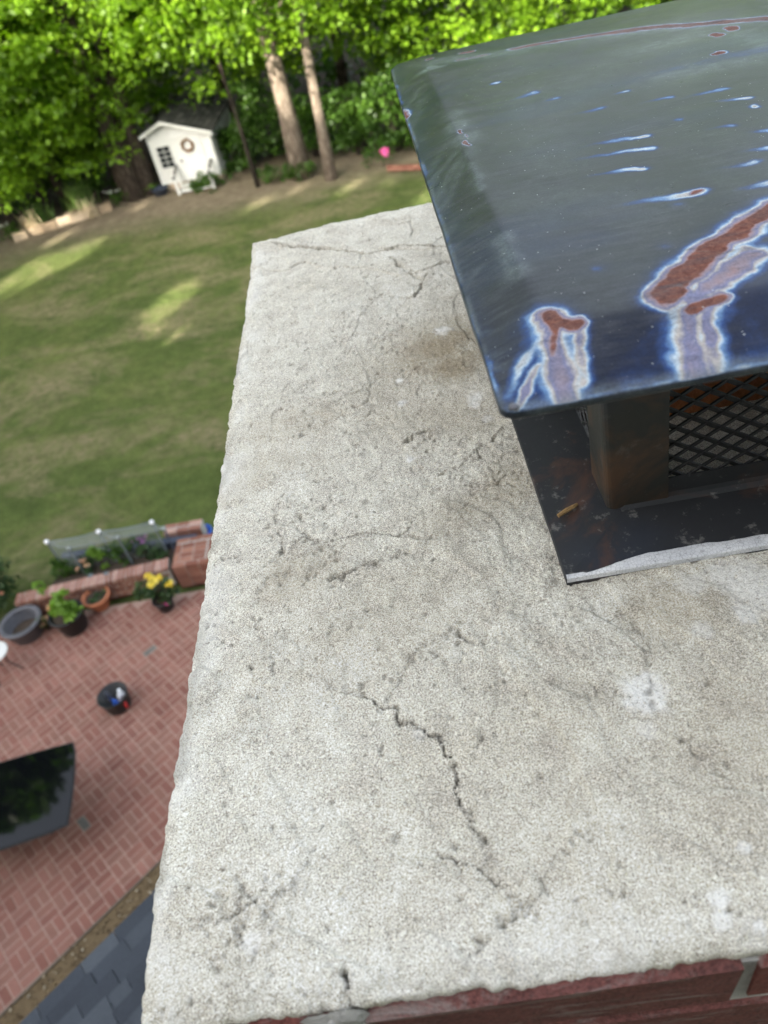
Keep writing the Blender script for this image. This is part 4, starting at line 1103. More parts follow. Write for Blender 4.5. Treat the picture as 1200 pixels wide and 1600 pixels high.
pot('planter_pot', 'wide empty grey plastic planter beside the black tub', 46, 990, .23, .305, .30, M['grey_plastic'], .20, .055, .05)
c, h = pot('plant_tub', 'black plastic tub holding the lime-green leafy plant', 119, 981, .19, .25, .36, M['black_plastic'], .05, .02, .03)
cc = [(NP.normal(0, .09), NP.normal(0, .09), .05 + .25 * NP.rand()) for _ in range(16)] + [(-.22, .18, .38), (-.25, .2, .48), (-.02, .14, .28), (.05, .16, .3)]
plant('lime_plant', 'lime-green leafy plant growing in the black tub', (c[0] - .02, c[1] + .02, .035 + h - .05), [('foliage', cc, .085, 16, .085, 'leaf_lime', .7, .5)], stems=[((0, 0, 0), p) for p in cc[::3] + cc[-4:]])
c, h = pot('terracotta_pot', 'terracotta bowl pot standing against the coping wall', 160, 948, .12, .205, .26, M['terracotta'], .04, .022, .05)
plant('pot_seedlings', 'low green seedlings in the terracotta bowl pot', (c[0], c[1], .035 + h - .04), [('foliage', [(NP.normal(0, .07), NP.normal(0, .07), .02) for _ in range(10)] + [(.12, .05, .04)], .05, 9, .04, 'leaf_bush', .4, .6)])
c, h = pot('flower_pot', 'dark pot half hidden under the yellow-flowered plant', 262, 950, .11, .15, .22, M['black_plastic'], .03, .015, .02)
yc = [(NP.normal(0, .11), NP.normal(.02, .10), .05 + .34 * NP.rand()) for _ in range(26)]
fl = [at(px, py, .80) - np.array([c[0], c[1], .225]) for px, py in ((236, 914), (243, 908), (235, 903), (264, 912), (248, 903), (231, 900))]
plant('yellow_flowers', 'dark-leaved plant with large yellow blooms by the coping wall', (c[0], c[1], .225), [('foliage', yc, .10, 18, .075, 'leaf_bush', .8, .4), ('bloom', fl, .055, 34, .055, 'petal_yellow', .6, .45), ('pink_bloom', [(.05, -.11, .06), (.08, -.13, .03)], .035, 16, .04, 'petal_pink', .7, .4)], stems=[((0, 0, 0), tuple(p)) for p in fl])
b0 = at(-4, 952, .03)
bc_ = [(NP.normal(0, .22), NP.normal(0, .20), .12 + .75 * NP.rand()) for _ in range(70)]
plant('dark_shrub', 'dense dark green shrub at the left end of the coping wall', (b0[0], b0[1], .03), [('foliage', bc_, .15, 22, .075, 'leaf_bush', .8, .4), ('bloom', [(.33, -.1, .42)], .03, 14, .035, 'petal_peach', .8, .3)], 'shrub', stems=[((0, 0, 0), p) for p in bc_[::6]])
p0 = at(78, 984, .03)
pcs = [(NP.normal(0, .06), NP.normal(0, .05), .08 + .2 * NP.rand()) for _ in range(10)]
plant('peach_flowers', 'small plant with peach blooms between grey planter and black tub', (p0[0], p0[1], .03), [('foliage', pcs, .07, 12, .05, 'leaf_bush', .8, .4), ('bloom', [(-.02, 0, .26), (.05, .02, .24), (.0, -.05, .2), (.1, .14, .32), (.16, .1, .22)], .05, 20, .045, 'petal_peach', .7, .4)], stems=[((0, 0, 0), p) for p in pcs[:4]])
# bed plants
for k, (px, py, s, hh, mk, extra, lb) in enumerate((
        (98, 890, .16, .30, 'leaf_dark', None, 'grey-green clump at the left end of the planted bed'),
        (128, 884, .15, .22, 'leaf_bush', ('petal_peach', 4), 'dull brownish clump beside the leftmost bed plant'),
        (152, 876, .13, .34, 'leaf_lime', None, 'bright leafy clump near the middle of the planted bed'),
        (192, 868, .20, .36, 'leaf_dark', None, 'largest green clump in the planted bed'),
        (224, 858, .14, .34, 'leaf_bush', ('petal_lilac', 8), 'lilac-flowered plant at the right of the planted bed'),
        (240, 862, .15, .25, 'leaf_bush', None, 'dark clump at the right end of the planted bed'))):
    c = at(px, py, .45); C = [(NP.normal(0, s * .6), NP.normal(0, s * .4), .04 + hh * NP.rand()) for _ in range(18)]
    sp = [('foliage', C, s * .45, 16, .06, mk, .8, .4)]
    if extra: sp.append(('bloom', [(NP.normal(0, s * .5), NP.normal(0, s * .35), hh + .02) for _ in range(extra[1])], .04, 12, .04, extra[0], .6, .4))
    plant('bed_plant', lb, (c[0], c[1] + .05, .27), sp, group='plants in the walled bed', stems=[((0, 0, 0), p) for p in C[::5]])
# blue pot behind the pier
c = at(318, 853, .0); t = MB(); t.lathe([(.10, 0), (.14, .24), (.16, .25), (.155, .28), (.13, .275), (.10, .06), (0, .05)], (0, 0, 0), 24)
o = t.build('blue_pot', M['blue_plastic'], None, True); o.location = (c[0] + .05, c[1] + .1, -.04); tag(o, 'blue pot half hidden by the chimney beyond the brick pier', 'pot')
# white scraps on the coping
for px, py, lb in ((142, 900, 'small pale saucer on the coping wall, nearer the black tub'), (166, 897, 'small pale lilac scrap on the coping wall above the terracotta pot')):
    c = at(px, py, WALL_H); m = MB(); m.lathe([(.02, .0), (.040, .012), (.037, .014), (.018, .004), (0, .004)], (0, 0, 0), 16); o = m.build('saucer', M['grey_post'], None, True); o.location = (c[0], c[1], WALL_H + .002); tag(o, lb, 'saucer')

# black bucket with bottles and tools
def make_bucket():
    c = at(187, 1102, .035); t = thing('tool_bucket', 'round black bucket of bottles and tools on the brick patio', 'bucket', (c[0], c[1], .036))
    m = MB(); m.lathe([(.15, 0), (.165, .01), (.195, .235), (.207, .238), (.208, .252), (.190, .252), (.160, .02), (0, .018)], n=36); m.build('bucket_shell', M['black_plastic'], t, True)
    m = MB(); pts = [(.2 * math.cos(a), -.2 * math.sin(a) * .35 - .03, .24 + .02 * math.sin(a)) for a in np.linspace(0, math.pi, 12)]; m.tube(pts, .006, 6); m.build('handle', M['dark_metal'], t)
    def bottle(name, label, mat, x, y, r, h, lean, capm):
        b = thing(name, label, 'bottle', (c[0] + x, c[1] + y, .058)); m = MB()
        m.lathe([(r * .9, 0), (r, .01), (r, h * .62), (r * .75, h * .75), (r * .36, h * .84), (r * .36, h * .9)], n=16); m.build('bottle_body', mat, b, True)
        m = MB(); m.lathe([(r * .42, h * .9), (r * .42, h), (0, h)], n=12); m.build('bottle_cap', capm, b); b.rotation_euler = lean
    bottle('white_bottle', 'white bottle standing in the black bucket', M['white_plastic'], .07, .02, .052, .28, (0, .15, 0), M['white_plastic'])
    bottle('blue_bottle', 'blue bottle leaning in the black bucket', M['blue_plastic'], .045, -.085, .040, .27, (.15, .1, 0), M['blue_plastic'])
    bottle('red_bottle', 'red bottle low in the black bucket below the blue one', M['red_plastic'], .11, -.07, .036, .20, (.1, .2, 0), M['red_plastic'])
    tr = thing('hand_trowel', 'grey hand trowel standing in the black bucket', 'trowel', (c[0] - .07, c[1] + .02, .06)); m = MB()
    m.box((0, 0, .20), (.075, .012, .15), .3, .6); m.build('blade', M['steel_grey'], tr); m = MB(); m.tube([(0, 0, .0), (0, 0, .13)], .014, 10); m.build('grip', M['blue_plastic'], tr)
make_bucket()

# dark glass-topped table
def make_table():
    C = [at(118, 1158, .73), at(106, 1292, .73)]; a = math.atan2(C[0][1] - C[1][1], C[0][0] - C[1][0])     # along right edge
    u = np.array([math.cos(a), math.sin(a), 0]); v = np.array([-u[1], u[0], 0])                            # v points left
    W = np.linalg.norm((C[0] - C[1])[:2]); L = 1.75; mid = (C[0] + C[1]) / 2 + v * L / 2
    t = thing('glass_table', 'black glass-topped patio table mirroring trees and sky', 'table', (mid[0], mid[1], .036))
    def slab(m, inset, z, th, bow):
        pts = []
        for sgx, sgy in ((1, -1), (1, 1), (-1, 1), (-1, -1)):
            pts.append(u * sgx * (W / 2 - inset) + v * sgy * (L / 2 - inset))
        ring = []
        for i in range(4):
            p, q = pts[i], pts[(i + 1) % 4]; n = np.array([(q - p)[1], -(q - p)[0], 0]); n /= np.linalg.norm(n)
            cen = (p + q) / 2; n = n if n @ cen > 0 else -n
            for s in range(8):
                f = s / 8 + .0; f = .015 + f * .985 * (1 if s else 0)
                ring.append(p * (1 - f) + q * f + n * bow * math.sin(math.pi * f))
        k = len(ring); vs = [(*r[:2], z) for r in ring] + [(*r[:2], z + th) for r in ring]
        m.add(vs, [tuple(range(k, 2 * k)), tuple(range(k))[::-1]] + [(i, (i + 1) % k, k + (i + 1) % k, k + i) for i in range(k)]); return m
    slab(MB(), .0, .683, .010, .03).build('frame', M['dark_metal'], t)
    slab(MB(), .018, .694, .008, .03).build('glass_top', M['black_glass'], t)
    for sx in (-1, 1):
        for sy in (-1, 1):
            p = u * sx * (W / 2 - .38) + v * sy * (L / 2 - .48); q = u * sx * (W / 2 - .44) + v * sy * (L / 2 - .55)
            MB().tube([(q[0], q[1], 0), (p[0], p[1], .6825)], .018, 10).build('leg', M['dark_metal'], t)
make_table()
# small round side table cut by the frame
c = at(-12, 1022, .50); t = thing('side_table', 'small round white-topped table with dark legs at the left edge', 'table', (c[0], c[1], .036))
MB().lathe([(.0, .455), (.20, .455), (.215, .462), (.215, .476), (.2, .482), (0, .482)], n=36).build('table_top', M['white_paint'], t, True)
for k in range(3):
    a = k * 2.094 + .2; MB().tube([(.22 * math.cos(a), .22 * math.sin(a), 0), (.10 * math.cos(a), .10 * math.sin(a), .25), (.15 * math.cos(a), .15 * math.sin(a), .46)], .010, 8).build('leg', M['dark_metal'], t)

# ================================================================== SHED
def make_shed():
    P = at(349, 281, 0.0); Q = at(258, 298, 0.0)           # right front and left front corner
    d = Q - P; Wd = np.linalg.norm(d[:2]); u = d / Wd; n = np.array([u[1], -u[0], 0.0])
    if n[1] < 0: n = -n                                       # towards the back
    D = 3.6; F0 = .22; ZR, ZL, ZA = 1.86, 2.16, 2.48; XA = Wd * .68   # eave heights right / left, apex
    t = thing('garden_shed', 'small white garden shed with dark roof and wreath at the wood edge', 'shed', tuple(P)); t.scale = (1, 1, .86)
    pt = lambda x, y, z: tuple(u * x + n * y + np.array([0, 0, z]))       # x to the left along front, y back
    ax = (tuple(u), tuple(n), (0, 0, 1))
    m = MB(); m.add([pt(0, 0, F0), pt(Wd, 0, F0), pt(Wd, 0, ZL), pt(XA, 0, ZA), pt(0, 0, ZR)], [(0, 1, 2, 3, 4)])
    m.add([pt(0, D, F0), pt(Wd, D, F0), pt(Wd, D, ZL), pt(XA, D, ZA), pt(0, D, ZR)], [(4, 3, 2, 1, 0)])
    m.add([pt(Wd, 0, F0), pt(Wd, D, F0), pt(Wd, D, ZL), pt(Wd, 0, ZL)], [(0, 1, 2, 3)])
    m.build('front_wall', M['white_paint'], t)
    MB().add([pt(0, 0, F0), pt(0, D, F0), pt(0, D, ZR), pt(0, 0, ZR)], [(0, 1, 2, 3)]).build('side_wall', M['shed_shaded'], t)
    MB().box(pt(Wd / 2, D / 2, F0 / 2 - .02), (Wd - .1, D - .1, F0 + .04), axes=ax).build('plinth', M['border'], t)
    for z in np.arange(F0 + .09, ZR - .02, .16):             # lap siding boards on both seen walls
        MB().box(pt(Wd / 2, -.008, z), (Wd - .14, .012, .150), axes=ax).build('siding_board', M['white_paint'], t)
        MB().box(pt(-.008, D / 2, z), (.012, D - .1, .150), axes=ax).build('siding_board', M['shed_shaded'], t)
    for x, zt in ((.035, ZR), (Wd - .035, ZL)): MB().box(pt(x, -.014, (F0 + zt) / 2), (.09, .03, zt - F0), axes=ax).build('corner_board', M['white_paint'], t)
    ov = .16
    for x0, ze in ((-ov, ZR - .06), (Wd + ov, ZL - .07)):
        x1, z0, z1 = XA, ze, ZA
        vs = [pt(x0, -ov - .05, z0 + .02), pt(x1, -ov - .05, z1 + .02), pt(x1, D + ov, z1 + .02), pt(x0, D + ov, z0 + .02), pt(x0, -ov - .05, z0 + .07), pt(x1, -ov - .05, z1 + .07), pt(x1, D + ov, z1 + .07), pt(x0, D + ov, z0 + .07)]
        r = MB().add(vs, [(0, 3, 2, 1), (4, 5, 6, 7), (0, 1, 5, 4), (1, 2, 6, 5), (2, 3, 7, 6), (3, 0, 4, 7)]).build('roof_slope', M['shed_roof'], t)
        k = 9 if x0 < 0 else 5
        for c in range(k):
            f0 = c / k; f1 = (c + 1.0) / k; xa = x0 + (x1 - x0) * f0; xb = x0 + (x1 - x0) * f1; za = z0 + (z1 - z0) * f0; zb = z0 + (z1 - z0) * f1
            yy = -ov - .06
            while yy < D + ov:
                w = rnd.uniform(.24, .46); y2 = min(yy + w, D + ov + .01)
                MB().add([pt(xa, yy + .008, za + .100), pt(xb, yy + .008, zb + .078), pt(xb, y2, zb + .078), pt(xa, y2, za + .100), pt(xa, yy + .008, za + .071), pt(xa, y2, za + .071)], [(0, 1, 2, 3), (0, 3, 5, 4)]).build('shingle', M['shed_roof'], r); yy = y2
        A0 = np.array(pt(x0, -ov - .066, z0 - .045)); A1 = np.array(pt(x1, -ov - .066, z1 - .045))
        B = [A0, A1, A1 + [0, 0, .125], A0 + [0, 0, .125]]; Bk = [b + n * .028 for b in B]
        MB().add(B + Bk, [(0, 1, 2, 3), (7, 6, 5, 4), (0, 4, 5, 1), (3, 2, 6, 7), (0, 3, 7, 4), (1, 5, 6, 2)]).build('fascia', M['white_paint'], t)
    wx, wz = Wd * .79, F0 + 1.02
    fr = MB().box(pt(wx, -.028, wz), (.56, .03, .90), axes=ax).build('window', M['white_paint'], t)
    for i in range(2):
        for j in range(4):
            MB().box(pt(wx + (i - .5) * .235, -.046, wz + (j - 1.5) * .20), (.215, .008, .178), axes=ax).build('pane', M['pane'], fr)
    dx = Wd * .38
    dr = MB().box(pt(dx, -.026, F0 + .80), (.92, .03, 1.58), axes=ax).build('door', M['white_paint'], t)
    for z in (F0 + .42, F0 + 1.16):
        MB().box(pt(dx, -.046, z), (.66, .012, .58), axes=ax).build('door_panel', M['white_paint'], dr)
    MB().box(pt(dx, -.05, F0 + 1.66), (1.10, .07, .09), axes=ax).build('door_head', M['white_paint'], dr)
    MB().box(pt(dx + .38, -.07, F0 + .78), (.04, .05, .10), axes=ax).build('handle', M['dark_metal'], dr)
    for k in range(2): MB().box(pt(dx, -.28 - .26 * k, F0 - .05 - .1 * k), (1.15, .28, .05), axes=ax).build('step', M['white_paint'], t)
    for x in (dx - .62, dx + .62):
        for y in (-.2, -.72): MB().box(pt(x, y, .38), (.08, .08, .76), axes=ax).build('rail_post', M['white_paint'], t)
        MB().tube([pt(x, -.05, .86), pt(x, -.85, .66)], .04, 6).build('hand_rail', M['dark_metal'], t)
    w = thing('door_wreath', 'round brown wreath hanging on the shed door', 'wreath', tuple(P + np.array(pt(dx, -.085, (F0 + 1.30) * .86)))); m = MB(); rr = random.Random(2)
    for k in range(70):
        a = k / 70 * 6.283; c0 = u * math.cos(a) * .18 + np.array([0, 0, math.sin(a) * .18])
        b = a + .5; c1 = u * math.cos(b) * (.18 + rr.uniform(-.05, .05)) + np.array([0, 0, math.sin(b) * (.18 + rr.uniform(-.05, .05))]) + n * rr.uniform(-.04, .02)
        m.tube([tuple(c0), tuple((c0 + c1) / 2 - n * .02), tuple(c1)], .022, 5)
    m.build('twig_ring', M['wreath'], w)
    return P, u, n
SP, SU, SN = make_shed()

# bins / pots by the shed
for px, py, mk, lb, r, h in ((209, 309, 'blue_plastic', 'blue tub at the foot of the double trunk left of the shed', .24, .22), (252, 302, 'blue_timber', 'dark slate-blue tub in front of the shed corner', .28, .22), (238, 290, 'terracotta', 'rust-brown crock against the left corner of the shed', .2, .75)):
    c = at(px, py, 0); m = MB(); m.lathe([(r * .8, 0), (r, h * .9), (r * 1.08, h * .92), (r * 1.06, h), (r * .9, h), (r * .7, .1), (0, .1)], n=24)
    o = m.build('tub', M[mk], None, True); o.location = (c[0], c[1], -.03); tag(o, lb, 'tub')

# ================================================================== WOOD EDGE: border, plants
def make_border():
    A = at(24, 374, 0); B = at(176, 324, 0); n = 7
    pts = [A + (B - A) * (k / n) for k in range(n + 1)]
    names = ['leftmost', 'second', 'third', 'fourth', 'fifth', 'sixth', 'rightmost']
    for k in range(n):
        a, b = pts[k], pts[k + 1]; off = np.array([0, rnd.uniform(-.12, .12), 0]); c = (a + b) / 2 + off; d = b - a; L = np.hypot(d[0], d[1]) * .98
        m = MB(); m.box((0, 0, .11), (L, .26, .24), 0, .93, jit=.025); m.box((L * .08, .22, .08), (L * .7, .16, .18), .05, .9, jit=.02)
        o = m.build('border_stone', M['border']); o.location = (c[0], c[1], -.05); o.rotation_euler = (0, 0, math.atan2(d[1], d[0]) + rnd.uniform(-.06, .06))
        tag(o, '%s pale stone block from the left in the border under the trees' % names[k], 'stone', 'border stones along the wood edge')
make_border()
for px, py, lb, n, hh in ((128, 322, 'tall bright grass tuft behind the stone border', 260, .75), (62, 345, 'thin grass tuft left of the bright one in the border', 120, .6)):
    c = at(px, py, 0); B = np.stack((NP.normal(0, .22, n), NP.normal(0, .14, n), np.zeros(n)), 1)
    o = link('grass_tuft', blade_mesh('grass_tuft', B, hh, .03, .6, M['leaf_grass'], int(px))); o.location = (c[0], c[1], -.04); tag(o, lb, 'grass tuft', 'tufts in the stone border')
for px, py, lb in ((52, 362, 'dry straw-coloured stalks at the left end of the stone border'), (141, 338, 'dry straw-coloured stalks right of the bright grass tuft')):
    c = at(px, py, 0); B = np.stack((NP.normal(0, .16, 60), NP.normal(0, .1, 60), np.zeros(60)), 1)
    o = link('dry_stalks', blade_mesh('dry_stalks', B, .6, .03, .5, M['straw'], int(px))); o.location = (c[0], c[1], -.03); tag(o, lb, 'dry stalks', 'dead stalks in the border')
for px, py, lb in ((17, 372, 'white-flowered plant at the left end of the stone border'), (183, 318, 'white-flowered plant between stone border and double trunk')):
    c = at(px, py, 0); C = [(NP.normal(0, .22), NP.normal(0, .15), .1 + .3 * NP.rand()) for _ in range(12)]
    plant('white_flowers', lb, (c[0], c[1], -.03), [('foliage', C, .16, 14, .09, 'leaf_dark', .8, .4), ('bloom', [(NP.normal(0, .2), NP.normal(0, .1), .45) for _ in range(6)], .045, 9, .05, 'petal_white', .7, .4)], group='white flowers at the wood edge', stems=[((0, 0, 0), p) for p in C[:4]])
c = at(600, 258, 0); zt = 1.0; f = at(600, 236, zt) - np.array([c[0], c[1], 0]); C = [(NP.normal(0, .25), NP.normal(.1, .2), .1 + .7 * NP.rand()) for _ in range(22)]
plant('pink_flower', 'dark-leaved shrub carrying one bright magenta bloom near the lid', (c[0], c[1], -.03), [('foliage', C, .2, 16, .10, 'leaf_dark', .8, .4), ('bloom', [tuple(f)], .16, 60, .10, 'petal_pink', .8, .4)], 'shrub', stems=[((0, 0, 0), p) for p in C[:4] + [tuple(f)]])
a = at(610, 266, 0); b = at(668, 264, 0); d = b - a
t = thing('brick_edging', 'low red brick edging at the wood edge near the lid', 'edging', tuple((a + b) / 2))
for k in range(8):
    for j in range(2):
        m = MB(); m.box((0, 0, 0), (.19, .1, .075), jit=.006); o = m.build('brick', M['wall_brick'], t); p = d * (k / 7 - .5); o.location = (p[0], p[1], .03 + j * .08); o.rotation_euler = (0, 0, math.atan2(d[1], d[0]))

# ================================================================== TREES
def trunk_mesh(name, h, r, mat, seed, lean=(0, 0), limbs=6, crown_z=4.0):
    q = random.Random(seed); m = MB(); pts = []; rad = []
    for k in range(9):
        f = k / 8; pts.append((lean[0] * f + q.gauss(0, .05) * f, lean[1] * f + q.gauss(0, .05) * f, -.15 + h * f)); rad.append(r * (1.35 if k == 0 else 1.0) * (1 - .72 * f))
    m.tube(pts, rad, 12)
    for k in range(limbs):
        z = crown_z * .7 + (h - crown_z * .7) * (k + .3) / limbs; f = z / h; a = q.uniform(0, 6.283); L = q.uniform(1.6, 3.4) * (1.1 - .5 * f); x, y = lean[0] * f, lean[1] * f
        m.tube([(x, y, z), (x + math.cos(a) * L * .5, y + math.sin(a) * L * .5, z + L * .28), (x + math.cos(a) * L, y + math.sin(a) * L, z + L * .42)], [r * .30, r * .2, r * .07], 6)
    return m.mesh(name, mat, True)

def crown_mesh(name, seed, zb, zt, rad, mat, n_low=230, n_high=90, per=52, leaf=.17, low_top=7.5, big=.42):
    r = np.random.RandomState(seed)
    def shell(n, z0, z1, inner=.45):
        C = []
        while len(C) < n:
            z = z0 + (z1 - z0) * r.rand(); f = (z - zb) / (zt - zb)
            R_ = rad * (math.sin(math.pi * min(1, max(0, .16 + .84 * f)) ** .75) ** .6) * (.75 + .5 * r.rand())
            a = r.rand() * 6.283; q = R_ * (inner + (1 - inner) * r.rand() ** .6); C.append((q * math.cos(a), q * math.sin(a), z + r.normal() * .15))
        return C
    parts = [leaf_cloud(shell(n_low, zb, low_top), .55 + .45 * r.rand(n_low), per, leaf, .38, .62, seed + 1, .35)]
    parts.append(leaf_cloud(shell(n_high, low_top, zt, .25), .9 + .7 * r.rand(n_high), 46, big, .5, .55, seed + 2, .2))
    return leaf_mesh(name, parts, mat)

HIGH = [crown_mesh('crown', 331, 4.6, 20, 4.4, M['leaf_maple'], n_low=120, low_top=8.0, n_high=130), crown_mesh('crown', 337, 4.2, 19, 4.0, M['leaf_maple'], n_low=120, low_top=8.0, n_high=130)]
CROWNS = [crown_mesh('crown', 301, 2.3, 19.5, 4.2, M['leaf_maple']), crown_mesh('crown', 307, 3.0, 21, 4.6, M['leaf_maple']), crown_mesh('crown', 311, 1.6, 18, 3.6, M['leaf_maple'], n_low=260)]
def tree(name, label, loc, trunk, crown, rz=0.0, sc=1.0, group='trees along the wood edge', off=(0, 0), zs=1.0):
    t = thing(name, label, 'tree', loc, 0, group); link('trunk', trunk, t)
    if crown is not None:
        c = link('crown', crown, t); c.rotation_euler = (0, 0, rz); c.scale = (sc, sc, zs); c.location = (off[0], off[1], 0)
    return t
def gp(px, py): p = at(px, py, 0); return (p[0], p[1], -.05)
tree('maple_tree', 'tree with thick pale trunk lit by sun right of the shed', gp(472, 272), trunk_mesh('trunk', 19, .29, M['bark_light'], 1, (-.2, .5), crown_z=5.2), HIGH[0], .4)
tree('maple_tree', 'tree with slimmer pale trunk just right of the thick pale one', gp(517, 276), trunk_mesh('trunk', 17, .17, M['bark_light'], 2, (.3, .8), crown_z=5.2), HIGH[1], 2.2, .8)
tree('maple_tree', 'tree with thick brown trunk just left of the shed', gp(212, 306), trunk_mesh('trunk', 20, .40, M['bark'], 3, (-.3, .6), crown_z=5), CROWNS[0], 1.3, .8, off=(-1.9, .3))
tree('maple_tree', 'grey-brown trunk tight against the thick brown one by the shed', gp(234, 300), trunk_mesh('trunk', 18, .27, M['bark'], 4, (.5, .8), crown_z=5), HIGH[1], 3.1, .8, off=(0, 1.2))
tree('maple_tree', 'tree with thin dark trunk between the shed and the pale trunks', gp(403, 289), trunk_mesh('trunk', 15, .065, M['bark_dark'], 5, (-.5, .3), crown_z=4.5), HIGH[1], 4.2, .8)
tree('maple_tree', 'tree with slender dark trunk behind the bright grass tuft', gp(107, 324), trunk_mesh('trunk', 15, .15, M['bark_dark'], 6, (-.6, .3), crown_z=4), CROWNS[2], .9)
tree('maple_tree', 'tree with thin greyish trunk nearest the left edge', gp(22, 353), trunk_mesh('trunk', 13, .11, M['bark'], 7, (-.5, .2), crown_z=3.5), CROWNS[2], 5.0)
tree('maple_tree', 'tree with thin dark trunk second from the left edge', gp(74, 326), trunk_mesh('trunk', 15, .11, M['bark_dark'], 8, (-.6, .5), crown_z=4), CROWNS[0], 2.0, .9)
# deeper rank
for k, (x, y, cv, lb) in enumerate((
        (-19, 30, 0, 'leafy tree at the far left of the wood, half out of view'), (-14.5, 33, 1, 'leafy tree in the second rank above the left trunks'), (-9.6, 33.5, 2, 'leafy tree standing behind the double trunk'),
        (-5.2, 32.5, 0, 'leafy tree directly behind the shed'), (-.6, 31.5, 1, 'leafy tree behind the pale trunks'), (3.6, 29.0, 2, 'low-branched leafy tree beside the lid'),
        (7.8, 31, 0, 'leafy tree behind the back edge of the lid'), (12, 29.5, 1, 'leafy tree at the far right behind the lid'), (2.0, 34, 0, 'leafy tree deeper in the wood right of the pale trunks'), (16.5, 32, 2, 'leafy tree beyond the right edge of the view'))):
    tree('maple_tree', lb, (x, y, -.05), trunk_mesh('trunk', 17, .2, M['bark_dark'], 20 + k, (rnd.uniform(-.4, .4), .3), crown_z=4), CROWNS[cv], rnd.uniform(0, 6), 1.05)

# understory: shrubs along the wood edge
shrubs = [(-17, 28.2, 1.3, 2.4), (-14.6, 28.8, 1.2, 2.2), (-12.4, 29.4, 1.2, 2.0), (-10.4, 29.4, 1.1, 1.9), (-3.6, 29.4, 1.2, 2.2), (-1.9, 28.2, 1.0, 1.7), (-.4, 27.4, 1.0, 1.8), (.9, 26.9, 1.1, 2.1), (2.4, 26.6, 1.2, 2.4), (4.2, 26.4, 1.2, 2.2), (6.2, 26.8, 1.3, 2.2), (-4.6, 28.6, .8, 1.2), (8.5, 27, 1.3, 2.3)]
lbl = ['leafy shrub at the far left under the wood', 'leafy shrub behind the left end of the stone border', 'leafy shrub behind the bright grass tuft', 'leafy shrub left of the double trunk', 'leafy shrub right behind the shed', 'leafy shrub behind the two pale trunks', 'leafy shrub just right of the slimmer pale trunk', 'leafy shrub behind the magenta bloom', 'leafy shrub left of the lid corner', 'leafy shrub hidden partly by the lid', 'leafy shrub well behind the lid', 'low shrub at the right foot of the shed', 'leafy shrub at the right behind the lid']
for k, ((x, y, s, hh), lb) in enumerate(zip(shrubs, lbl)):
    r = np.random.RandomState(400 + k); n = 46
    C = np.stack((r.normal(0, s * .55, n), r.normal(0, s * .45, n), .15 + hh * r.rand(n) ** .8), 1)
    t = thing('shrub', lb, 'shrub', (x, y, -.05), 0, 'shrubs under the wood edge')
    link('foliage', leaf_mesh('foliage', [leaf_cloud(C, .42, 44, .15, .6, .5, 500 + k, .1)], M['leaf_dark']), t)
    m = MB()
    for j in range(7):
        p = C[j * 5]; m.tube([(r.normal() * .08, r.normal() * .08, 0), (p[0] * .5, p[1] * .5, p[2] * .6), tuple(p)], [.03, .02, .01], 5)
    m.build('stem', M['bark_dark'], t)
# low green growth round the shed steps
for k, (px, py, s, lb) in enumerate(((338, 292, .45, 'low leafy growth at the near corner of the shed'), (226, 304, .3, 'pale green sprig between blue tub and shed'), (470, 280, .4, 'low leafy growth at the foot of the thick pale trunk'), (425, 285, .4, 'low leafy growth right of the thin dark trunk'), (312, 297, .25, 'low leafy growth in front of the shed steps'))):
    c = at(px, py, 0); r = np.random.RandomState(600 + k); C = np.stack((r.normal(0, s * .7, 16), r.normal(0, s * .4, 16), .05 + s * 1.1 * r.rand(16)), 1)
    plant('low_plant', lb, (c[0], c[1], -.03), [('foliage', C, .18, 22, .10, 'leaf_lime' if k == 1 else 'leaf_dark', .7, .5)], group='low growth at the wood edge', stems=[((0, 0, 0), tuple(p)) for p in C[:4]])

# deeper woodland, one mass of foliage
def woodland():
    r = np.random.RandomState(900); n = 900
    C = np.stack((r.uniform(-45, 45, n), r.uniform(36, 52, n), r.uniform(.3, 15, n)), 1)
    parts = [leaf_cloud(C, 1.3 + .8 * r.rand(n), 42, .5, .5, .5, 901, .1)]
    C = np.stack((np.where(r.rand(300) < .5, r.uniform(-50, -20, 300), r.uniform(15, 45, 300)), r.uniform(24, 38, 300), r.uniform(.3, 14, 300)), 1)
    parts.append(leaf_cloud(C, 1.3 + .8 * r.rand(300), 42, .5, .5, .5, 902, .1))
    tag(link('woodland', leaf_mesh('woodland', parts, M['leaf_dark'])), 'dense dark green woodland behind the edge trees', 'woodland', kind='stuff')
woodland()

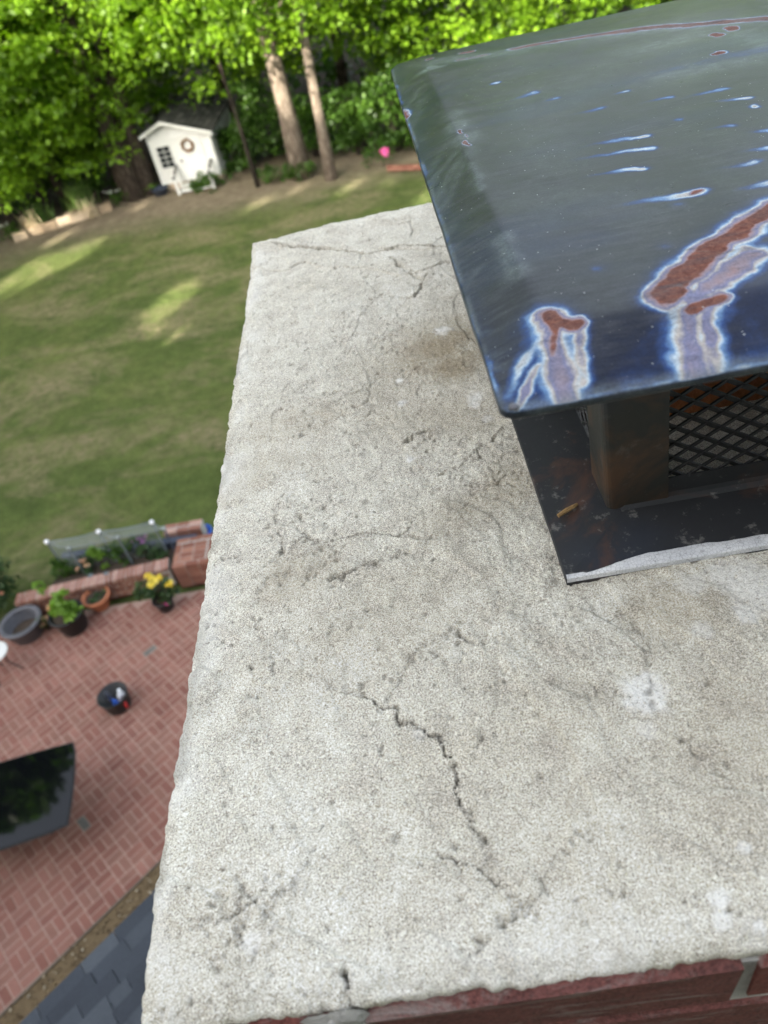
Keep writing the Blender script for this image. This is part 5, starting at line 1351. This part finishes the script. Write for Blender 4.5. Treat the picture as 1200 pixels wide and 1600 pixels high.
# unseen tall trees added behind the house to shade roof, patio and lawn
SHADE = [crown_mesh('crown', 701, 3.0, 22.5, 4.6, M['leaf_dark'], n_low=120, n_high=300, per=26, leaf=.6, low_top=8, big=.75), crown_mesh('crown', 709, 3.0, 21.0, 4.8, M['leaf_dark'], n_low=120, n_high=300, per=26, leaf=.6, low_top=8, big=.75)]
stk = trunk_mesh('trunk', 20, .4, M['bark'], 77, crown_z=6)
order = ['first', 'second', 'third', 'fourth', 'fifth', 'sixth', 'seventh', 'eighth', 'ninth', 'tenth', 'eleventh']
SUNV = np.array([SUN_H[0] * math.cos(SUN_EL), SUN_H[1] * math.cos(SUN_EL), math.sin(SUN_EL)])
GAPS = [(at(*p, 0), r) for p, r in (((258, 470), .75), ((262, 520), .55), ((240, 500), .5), ((40, 425), .9), ((115, 398), .8), ((130, 330), .7), ((70, 352), .6), ((300, 300), .35), ((395, 318), .5), ((335, 309), .3), ((455, 296), .45), ((540, 292), .5), ((600, 284), .4), ((20, 445), .8), ((215, 322), .4), ((90, 372), .5))]  # lawn spots to be sunlit; sun holes are cut through the unseen crowns
def open_gaps(me, loc, rz, zs):
    """the same crown with leaves cut away so sun patches land on chosen lawn spots"""
    n = len(me.vertices); co = np.empty(n * 3, np.float32); me.vertices.foreach_get('co', co); co = co.reshape(-1, 4, 3); var = np.empty(n, np.float32); me.attributes['var'].data.foreach_get('value', var)
    c = co.mean(1); w = np.stack((c[:, 0] * math.cos(rz) - c[:, 1] * math.sin(rz) + loc[0], c[:, 0] * math.sin(rz) + c[:, 1] * math.cos(rz) + loc[1], c[:, 2] * zs + loc[2]), 1)
    keep = np.ones(len(c), bool)
    for p, r in GAPS:
        q = w - p; keep &= np.linalg.norm(q - (q @ SUNV)[:, None] * SUNV, axis=1) > r
    v = co[keep].reshape(-1, 3)
    return mesh_np('crown', v, np.arange(len(v)).reshape(-1, 4), M['leaf_dark'], False, {'var': var.reshape(-1, 4)[keep].ravel()})
for k in range(11):
    x = 3.0 - 4.4 * k; y = -9.5 + rnd.uniform(-1.2, 1.2); rz = rnd.uniform(0, 6); zs = 1.16 if -36 < x < -24 else (.80 if x < -36 else .88 if x > -20 else 1.0)
    tree('tall_tree', '%s tall unseen tree counted leftwards in the row added for shade behind the house' % order[k], (x, y, -.05), stk, open_gaps(SHADE[k % 2], (x, y, -.05), rz, zs), rz, 1.0, 'unseen trees added for shade behind the house', zs=zs)

for k, (x, y) in enumerate(((-18.5, 23.0), (-22.0, 19.5), (-25.5, 15.5))):
    tree('tall_tree', '%s of the tall trees standing left of the lawn, outside the view' % ('nearest the wood', 'middle one', 'nearest the patio')[k], (x, y, -.05), stk, SHADE[k % 2], 1.1 * k, .9, 'tall trees left of the lawn', zs=1.21)
